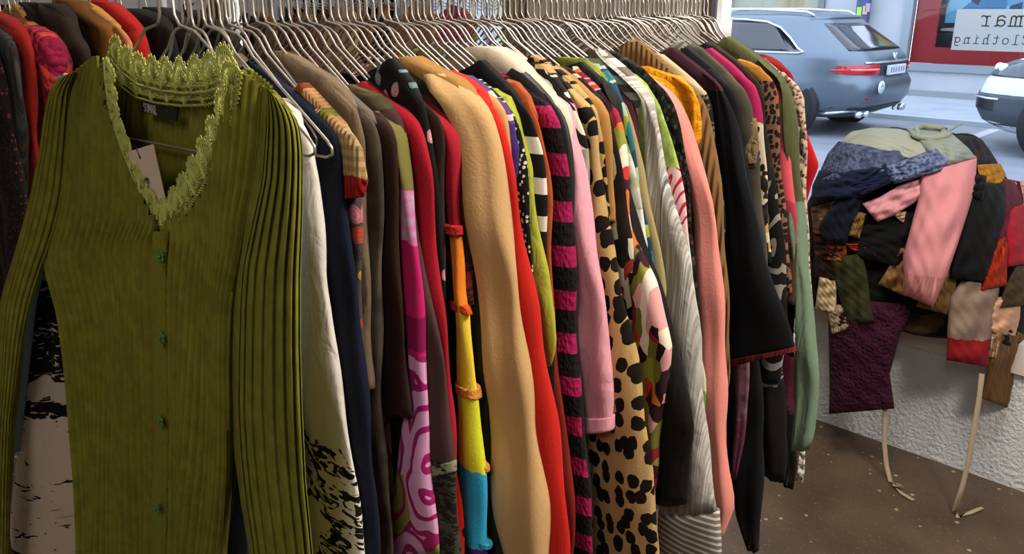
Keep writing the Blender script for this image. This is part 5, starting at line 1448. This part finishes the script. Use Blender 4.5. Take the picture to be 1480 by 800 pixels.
# local frame of WALLM: x=w, y = -n (outwards)
yk = (17.3 - 4.02) / sqrt(2); yf = (21.3 - 4.02) / sqrt(2)
street_box('ground', [((-25, .62, -.06), (20, yk, 0))], ASPH, 'structure')
street_box('far_pavement', [((-25, yk, -.06), (20, yf + .3, .06))], PAVE, 'structure')
street_box('kerb', [((-25, yk - .14, -.06), (20, yk, .065))], plain('kerb_stone', '#a4acb4', .7), 'structure')
def wx(px): # w on facade plane at horizon
    d = ray(px, 60); k = 21.3 / (d.x + d.y); p = d * k; return (p.x - p.y) / sqrt(2)
wA, wB = wx(1303), 20
FACM = plain('grey_render', '#b0b4b8', .9, noise=('#a3a8ac', 1.5))
wL0, wL1 = wx(700), wx(1187)
fz0 = .50
facade = empty('building', (0, 0, 0)); facade.matrix_world = WALLM; tag(facade, 'pale grey rendered building across the street with red framed shop window', 'building')
def fbox(name, boxes, mats, parent=facade, smooth=False):
    mb = MB()
    for b in boxes: mb.box(b[0], b[1], b[2] if len(b) > 2 else 0)
    return mb.build(name, mats, parent, smooth)
fbox('facade', [((-25, yf, 0), (20, yf + .3, fz0)), ((wL1, yf, fz0), (wA, yf + .3, 6)), ((-25, yf, fz0), (wL0, yf + .3, 6)), ((wL0, yf, 3.2), (wL1, yf + .3, 6)), ((wA, yf, 3.4), (20, yf + .3, 6)), ((15, yf, fz0), (20, yf + .3, 3.4))], FACM)
STEEL = plain('steel_frame', '#8e979e', .4, .3)
wf = fbox('shop_window', [((wA, yf - .06, fz0), (wA + .13, yf + .1, 3.4)), ((wA, yf - .06, fz0 - .02), (15, yf + .1, fz0 + .1)), ((wA, yf - .06, 3.3), (15, yf + .1, 3.4)), ((wA + 4.2, yf - .02, fz0), (wA + 4.3, yf + .1, 3.4))], STEEL)
RED = plain('red_shop_panel', '#9c1418', .6)
fbox('red_surround', [((wA + .13, yf + .12, fz0 + .1), (15, yf + .16, fz0 + .36)), ((wA + .13, yf + .12, fz0 + .36), (wA + .50, yf + .16, 3.3))], RED, wf)
fbox('shop_interior', [((wA + .2, yf + 1.0, fz0), (15, yf + 1.05, 3.3))], cloth('shop_display', [(('cells', ['#20262c', '#34424c', '#15181c', '#5a6a70', '#2a3038', '#12161a', '#6c4a3c'], 3.2, (1, 1, 1.6)), None, None)], 'none'), wf)
fbox('poster', [((wA + .55, yf + .3, fz0 + 1.15), (wA + 2.0, yf + .32, 2.9))], cloth('yellow_blue_poster', [(('cells', ['#c7c23a', '#5aa2d6', '#d8cf52', '#7fc0e0', '#bfb84a', '#c9e4ee'], 3.0, (1, 1, 1)), None, None)], 'none'), wf)
fbox('poster', [((wA + .55, yf + .28, fz0 + .75), (wA + 2.0, yf + .30, fz0 + 1.14))], cloth('blue_poster', [(('cells', ['#3a7aa8', '#5f9cc0', '#1e3c50', '#7fb4cc'], 5, (1, 1, 1)), None, None)], 'none'), wf)
fbox('poster', [((wA + 2.2, yf + .3, fz0 + 1.1), (wA + 4.1, yf + .32, 2.9))], cloth('brown_poster', [(('cells', ['#5c5148', '#8c7a68', '#2c5a78', '#a99c8e', '#3c3a38'], 3.4, (1, 1, 1)), None, None)], 'none'), wf)
fbox('shelf', [((wA + .5, yf + .3, fz0 + .62), (15, yf + .9, fz0 + .66))], STEEL, wf)
fbox('pane', [((wA + .13, yf + .05, fz0 + .1), (15, yf + .06, 3.3))], GLASS, wf)
lf = fbox('side_window', [((wL1 - .12, yf - .05, fz0), (wL1, yf + .1, 3.2)), ((wL0, yf - .05, fz0), (wL0 + .12, yf + .1, 3.2)), ((wL0, yf - .05, fz0), (wL1, yf + .1, fz0 + .1)), ((wL1 - 2.1, yf - .03, fz0), (wL1 - 2.0, yf + .1, 3.2)), ((wL1 - 3.9, yf - .03, fz0), (wL1 - 3.8, yf + .1, 3.2))], plain('grey_frame', '#6a7278', .5))
fbox('blind', [((wL0 + .1, yf + .2, fz0 + .05), (wL1 - .1, yf + .23, 3.2))], cloth('cream_blind', [(('vstripe', ['#a69a6a', '#c2bd9c', '#b9bda9', '#9f9f86'], 1.6), None, None)], 'none'), lf)
fbox('pane', [((wL0 + .12, yf + .05, fz0 + .1), (wL1 - .12, yf + .06, 3.2))], GLASS, lf)
fbox('plinth', [((-25, yf - .02, 0), (20, yf, .16))], plain('plinth_render', '#868d92', .9))
# downpipe / post with stickers
wp = wx(1246)
pp = empty('street_post', WALLM @ Vector((wp, yf - .12, .06)), -pi / 4); tag(pp, 'dark blue post with small bright stickers against the grey facade', 'post')
mb = MB(); mb.box((-.1, -.06, 0), (.1, .06, 3.0)); mb.build('pole', plain('navy_pole', '#3b4c6c', .5), pp, False)
for k, (x, z, c) in enumerate(((-.08, 1.30, '#9acb4a'), (.02, 1.32, '#c2a08a'), (.06, 1.36, '#a98ad0'), (-.03, 1.08, '#b9c2c8'), (-.02, 1.62, '#b9c6cf'))):
    mb = MB(); mb.box((x, -.066, z), (x + .08, -.06, z + .14)); mb.build('sticker', plain('sticker_%d' % k, c, .5), pp, False)
# road markings
def street_pt(px, py): return floorpt(px, py, 0)
mb = MB()
a = street_pt(1388, 201); b = street_pt(1398, 206); c_ = street_pt(1446, 188); d = street_pt(1432, 186)
mb.add([a, b, c_, d] + [v + Vector((0, 0, .004)) for v in (a, b, c_, d)], [(0,3,2,1), (4,5,6,7), (0,1,5,4), (1,2,6,5), (2,3,7,6), (3,0,4,7)])
o = mb.build('road_marking', plain('road_paint', '#b4b0b4', .7), None, False); tag(o, 'white painted parking bay line on the asphalt', 'road marking')
street_box('near_pavement', [((-25, .64, -.05), (20, 3.0, .05))], plain('near_paving', '#8fa3b4', .6, noise=('#7c8fa2', 2)), 'structure')
o = street_box('gutter_stone', [((-25, 3.0, -.05), (20, 3.16, .055))], plain('kerb_near', '#a9b8c4', .6), 'structure')
# ------------------------------------------------------------------ cars
class CarShape:
    def __init__(s, hw, xr, xf, n=4.5): s.hw, s.xr, s.xf, s.n = hw, xr, xf, n
    def lv(s, z):
        a, b = smoothpoly(s.xr, z), smoothpoly(s.xf, z); return (a + b) / 2, (b - a) / 2, smoothpoly(s.hw, z)
    def side(s, x, z):
        xc, hl, hw = s.lv(z); t = min(1, abs((x - xc) / hl)); return hw * (1 - t ** s.n) ** (1 / s.n)
    def end(s, y, z, rear=True):
        xc, hl, hw = s.lv(z); t = min(1, abs(y / hw)); return xc - (1 if rear else -1) * hl * (1 - t ** s.n) ** (1 / s.n)
def car(label, O, fwd, sh, paint, zs, parts, cat='car', wheels=(.95, 3.85), R=.34):
    yaw = atan2(fwd.y, fwd.x)
    root = empty('car', O, yaw); tag(root, label, cat)
    N = 96; vs = []; fs = []
    for z in zs:
        xc, hl, hw = sh.lv(z)
        for k in range(N):
            a = 2 * pi * k / N; c, s_ = cos(a), sin(a)
            vs.append((xc + hl * (1 if c > 0 else -1) * abs(c) ** (2 / sh.n), hw * (1 if s_ > 0 else -1) * abs(s_) ** (2 / sh.n), z))
    for j in range(len(zs) - 1):
        for k in range(N): fs.append((j*N+k, j*N+(k+1) % N, (j+1)*N+(k+1) % N, (j+1)*N+k))
    fs.append(tuple(range(N - 1, -1, -1))); fs.append(tuple((len(zs) - 1) * N + k for k in range(N)))
    mk('body', vs, fs, paint, root)
    def patch(name, mat, kind, u0, u1, z0, z1, off=.008, nu=16, nz=8, sg=1, u0t=None, u1t=None):
        vs = []; fs = []
        for layer in (off, -.004):
            for j in range(nz + 1):
                z = z0 + (z1 - z0) * j / nz; t = j / nz
                a = u0 + ((u0t if u0t is not None else u0) - u0) * t; b = u1 + ((u1t if u1t is not None else u1) - u1) * t
                for i in range(nu + 1):
                    u = a + (b - a) * i / nu
                    if kind == 'side': vs.append((u, sg * (sh.side(u, z) + layer), z + layer * .5))
                    elif kind == 'rear': vs.append((sh.end(u, z) - layer, u, z + layer * .5))
                    else: vs.append((sh.end(u, z, False) + layer, u, z + layer * .5))
        C = nu + 1; n = C * (nz + 1)
        for j in range(nz):
            for i in range(nu):
                q = (j*C+i, j*C+i+1, (j+1)*C+i+1, (j+1)*C+i); fs.append(q); fs.append(tuple(n + v for v in q[::-1]))
        for j in range(nz): fs.append((j*C, (j+1)*C, n+(j+1)*C, n+j*C)); fs.append((j*C+nu, n+j*C+nu, n+(j+1)*C+nu, (j+1)*C+nu))
        for i in range(nu): fs.append((i, n+i, n+i+1, i+1)); fs.append((nz*C+i, nz*C+i+1, n+nz*C+i+1, n+nz*C+i))
        return mk(name, vs, fs, mat, root)
    rub = plain('car_black', '#15171a', .6); rim = plain('alloy_rim', '#8b9299', .35, .7); tyre = plain('tyre', '#17181a', .8)
    for x in wheels:
        for sg in (-1, 1):
            y = sg * (smoothpoly(sh.hw, .4) - .02)
            mb = MB(); mb.disc((x, y - sg * .05, R + .01), (0, sg, 0), R * 1.16, 28, .065); mb.build('wheel_arch', rub, root)
            mb = MB(); mb.disc((x, y - sg * .16, R), (0, sg, 0), R, 32, .18)
            w = mb.build('wheel', tyre, root)
            mb = MB()
            for k in range(5):
                a = 2 * pi * k / 5; p = Vector((x, y + sg * .028, R)); mb.tube([p, p + Vector((cos(a), 0, sin(a))) * R * .66], .025, 6)
            mb.tube([Vector((x + cos(2*pi*k/24)*R*.68, y + sg*.022, R + sin(2*pi*k/24)*R*.68)) for k in range(24)], .018, 6, closed=True)
            mb.build('rim', rim, w)
    parts(root, patch, sh)
    return root
BLUE = plain('blue_grey_metallic', '#6a7682', .3, .6)
CGL = plain('car_glass', '#141c26', .06, 0, .9)
TRIM = plain('car_chrome', '#dfe6ec', .18, .8)
DARKP = plain('dark_bumper', '#20252c', .5)
RL = plain('tail_light', '#b5121c', .2, spec=.8)
estate = CarShape([(.22, .78), (.32, .86), (.45, .90), (.62, .925), (.8, .92), (.93, .90), (1.0, .87), (1.15, .80), (1.3, .725), (1.38, .67), (1.42, .60), (1.445, .5)],
    [(.22, .35), (.32, .10), (.45, .0), (.62, -.02), (.72, .05), (.84, .07), (.93, .10), (1.0, .17), (1.15, .40), (1.3, .62), (1.37, .66), (1.42, .85), (1.445, 1.1)],
    [(.22, 4.4), (.45, 4.72), (.65, 4.74), (.8, 4.6), (.92, 4.2), (.97, 3.7), (1.0, 3.5), (1.2, 3.05), (1.38, 2.6), (1.42, 2.4), (1.445, 2.1)], 5)
def estate_parts(root, patch, sh):
    w = patch('side_window', CGL, 'side', .98, 3.15, .985, 1.325, u0t=1.12 + .18, u1t=2.75); patch('side_window', CGL, 'side', .98, 3.15, .985, 1.325, u0t=1.30, u1t=2.75, sg=-1)
    # swept rear corner of the glass and the chrome line round it
    for sg in (1, -1):
        def sp(x, z): return Vector((x, sg * (sh.side(x, z) + .014), z))
        q = [(3.2, .972), (2.4, .972), (1.6, .972), (.86, .972), (.80, .985), (.88, 1.03), (1.02, 1.15), (1.18, 1.26), (1.38, 1.325), (1.7, 1.35), (2.2, 1.36), (2.75, 1.345)]
        mb = MB(); mb.tube([sp(*p) for p in q], .014, 6); mb.build('window_trim', TRIM, root)
        mb = MB(); vs_ = [sp(x, z) - Vector((0, sg*.006, 0)) for x, z in ((.86, .985), (1.0, .985), (1.3, .985), (1.45, 1.325), (1.38, 1.318), (1.18, 1.25), (1.02, 1.14), (.9, 1.03))]
        mb.add(vs_ + [v - Vector((0, sg*.02, 0)) for v in vs_], [tuple(range(8)), tuple(range(15, 7, -1))] + [(i, (i+1) % 8, 8+(i+1) % 8, 8+i) for i in range(8)]); mb.build('quarter_glass', CGL, root)
        mb = MB(); mb.tube([(x, sg * (smoothpoly(sh.hw, 1.40) - .06), z) for x, z in ((.85, 1.40), (.95, 1.445), (1.6, 1.475), (2.3, 1.47), (2.75, 1.44), (2.85, 1.40))], .017, 6); mb.build('roof_rail', TRIM, root)
        # tail light wraps round the corner
        mb = MB(); pts = []
        for i in range(15):
            t = i / 14
            if t < .42: x = .46 - .4 * t / .42; y = sh.side(x, .78) + .012
            else: y = .83 - (t - .42) / .58 * .42; x = sh.end(y, .78) - .014
            pts.append((x, sg * y, .79 + .01 * t))
        hgt = [.008 + .050 * min(1, i / 8) for i in range(15)]
        vs_ = []; fs_ = []
        for (p, h) in zip(pts, hgt):
            for dz, o in ((h, 0), (h * .5, .014), (-h * .5, .014), (-h, 0)):
                vs_.append((p[0] - o * .6, p[1] + sg * o * .5, p[2] + dz))
        for i in range(14):
            for k in range(3): fs_.append((i*4+k, i*4+k+1, i*4+5+k, i*4+4+k))
        mk('tail_light', vs_, fs_, RL, root)
        mb = MB(); mb.tube([(sh.end(y, .79) - .026, sg * y, .80) for y in (.44, .5, .6, .7, .76)], .013, 6); mb.build('light_bar', plain('light_bar', '#e88a8a', .3), root)
        # exhausts with chrome surround
        mb = MB(); mb.tube([(sh.end(.42 + .36 * k / 8, .30) - .015, sg * (.42 + .36 * k / 8), .27 + .05 * sin(pi * k / 8)) for k in range(9)], .02, 6); mb.disc((.13, sg * .53, .285), (-1, 0, 0), .04, 14, .06); mb.disc((.16, sg * .66, .285), (-1, 0, 0), .04, 14, .06); mb.build('exhaust_trim', TRIM, root)
    patch('rear_window', CGL, 'rear', -.70, .70, 1.01, 1.31, u0t=-.58, u1t=.58)
    mb = MB(); mb.tube([(sh.end(y, 1.37) + .02, y, 1.375 - .02 * abs(y / .62) ** 3) for y in [-.62 + 1.24 * i / 16 for i in range(17)]], .026, 8); mb.build('spoiler', BLUE, root)
    mb = MB(); mb.tube([(sh.end(y, .875) - .01, y, .875) for y in [-.62 + 1.24 * i / 16 for i in range(17)]], .013, 6); mb.build('tailgate_trim', TRIM, root)
    patch('bumper', DARKP, 'rear', -.78, .78, .27, .36, off=.012)
    patch('tailgate_recess', DARKP, 'rear', -.40, .40, .73, .855, off=.006)
    mb = MB(); mb.box((.005, -.27, .73), (.03, .25, .84)); pl_ = mb.build('number_plate', plain('plate_white', '#c9d3dc', .5), root, False)
    mb = MB()
    for k, y in enumerate((-.20, -.13, -.05, .03, .10, .17)): mb.box((.0035, y - .018, .755), (.005, y + .018, .815))
    mb.build('plate_characters', plain('plate_ink', '#75808c', .6), pl_, False)
    mb = MB(); mb.disc((.055, 0, .935), (-1, 0, .5), .045, 18, .012); mb.tube([(.04, 0, .94), (.036, 0, .978)], .005, 4); mb.tube([(.04, 0, .94), (.044, .033, .92)], .005, 4); mb.tube([(.04, 0, .94), (.044, -.033, .92)], .005, 4); mb.build('tailgate_emblem', TRIM, root)
    mb = MB(); mb.disc((-.02, .48, .60), (-1, .05, 0), .075, 22, .01); st = mb.build('round_sticker', plain('sticker_white', '#d3dde6', .5), root)
    mb = MB(); mb.tube([(-.033, .48 + .02 * cos(a), .60 + .035 * sin(a)) for a in [pi * .9 - i * .4 for i in range(8)]], .006, 4); mb.build('sticker_drawing', plain('sticker_blue', '#6d86a6', .5), st)
    for sg in (1, -1):
        mb = MB(); mb.tube([(sh.end(sg*.62, .47) - .01, sg * .60, .47), (sh.end(sg*.78, .47) - .012, sg * .76, .47)], .018, 6, flat=1); mb.build('reflector', RL, root)
        mb = MB(); mb.sphere((3.0, sg * 1.0, 1.02), .1, 10, 8, sc=(.9, 1.1, .7)); mb.tube([(3.0, sg * .9, .98), (3.0, sg * 1.0, 1.0)], .025, 6); mb.build('mirror', BLUE, root)
        mb = MB()
        for x in (1.35, 2.45): mb.tube([(x + .22, sg * (sh.side(x, .86) + .02), .87), (x, sg * (sh.side(x, .86) + .02), .87)], .014, 5)
        mb.build('door_handle', TRIM, root)
    patch('windscreen', CGL, 'front', -.66, .66, 1.02, 1.36, u0t=-.54, u1t=.54)
car('blue grey estate car parked across the street, seen from its rear corner', Vector((3.72, 9.98, 0)) + D * .92 + Gd * .42, -Gd, estate, BLUE,
    [.22, .26, .32, .38, .45, .53, .62, .68, .72, .78, .84, .9, .93, .97, 1.0, 1.05, 1.1, 1.15, 1.22, 1.3, 1.34, 1.38, 1.40, 1.42, 1.435, 1.445], estate_parts)

WHITEP = plain('white_car_paint', '#d6e2ea', .25, .0, .6)
GREYP = plain('grey_plastic', '#3d454f', .5)
suv = CarShape([(.22, .80), (.4, .90), (.6, .92), (.8, .91), (1.0, .88), (1.1, .84), (1.3, .76), (1.5, .70), (1.6, .6)],
    [(.22, .3), (.5, 0), (1.0, .05), (1.4, .4), (1.6, .8)],
    [(.22, 4.15), (.32, 4.38), (.45, 4.45), (.6, 4.45), (.76, 4.40), (.9, 4.28), (1.0, 4.05), (1.06, 3.7), (1.15, 3.3), (1.5, 2.7), (1.6, 2.3)], 4.2)
def suv_parts(root, patch, sh):
    patch('bumper', GREYP, 'front', -.86, .86, .24, .62, off=.012, nu=24); patch('wheel_cladding', GREYP, 'side', 3.2, 4.3, .3, .62, off=.01)
    patch('bumper_inset', plain('dark_inset', '#1b2027', .4), 'front', .34, .80, .44, .56, off=.02)
    patch('headlight', plain('headlight_glass', '#3a444e', .08, .2, .9), 'front', .30, .84, .80, .97, off=.012, u0t=.36, u1t=.78); patch('headlight', plain('headlight_glass2', '#3a444e', .08, .2, .9), 'front', -.84, -.30, .80, .97, off=.012)
    patch('grille', plain('grille_dark', '#1f252b', .4), 'front', -.28, .30, .62, .92, off=.01)
    mb = MB(); mb.tube([(sh.end(y, .575, False) + .03, y, .575) for y in (.40, .5, .6, .7, .78)], .012, 6); mb.build('bumper_trim', TRIM, root)
    patch('number_plate', plain('plate_dark_red', '#4a1c26', .6), 'front', -.2, .62, .24, .32, off=.02)
    patch('windscreen', CGL, 'front', -.68, .68, 1.12, 1.46, u0t=-.58, u1t=.58)
    patch('side_window', CGL, 'side', .7, 3.0, 1.06, 1.45, u0t=1.0, u1t=2.6); patch('side_window', CGL, 'side', .7, 3.0, 1.06, 1.45, u0t=1.0, u1t=2.6, sg=-1)
    for y, c in ((.62, 0), (.48, 0)):
        mb = MB(); mb.sphere((sh.end(y, .885, False) - .0, y, .885), .05, 12, 8); mb.build('headlamp_lens', plain('lens', '#dfe8ef', .1, 0, .9), root)
nose = Vector((4.78, 9.0, 0))
car('white car with dark grey bumper, its nose at the right picture edge', nose + D * .95 + Gd * 4.45, -Gd, suv, WHITEP,
    [.22, .27, .32, .38, .45, .52, .6, .68, .76, .83, .9, .95, 1.0, 1.03, 1.06, 1.1, 1.15, 1.25, 1.35, 1.5, 1.55, 1.6], suv_parts, wheels=(.8, 3.5))
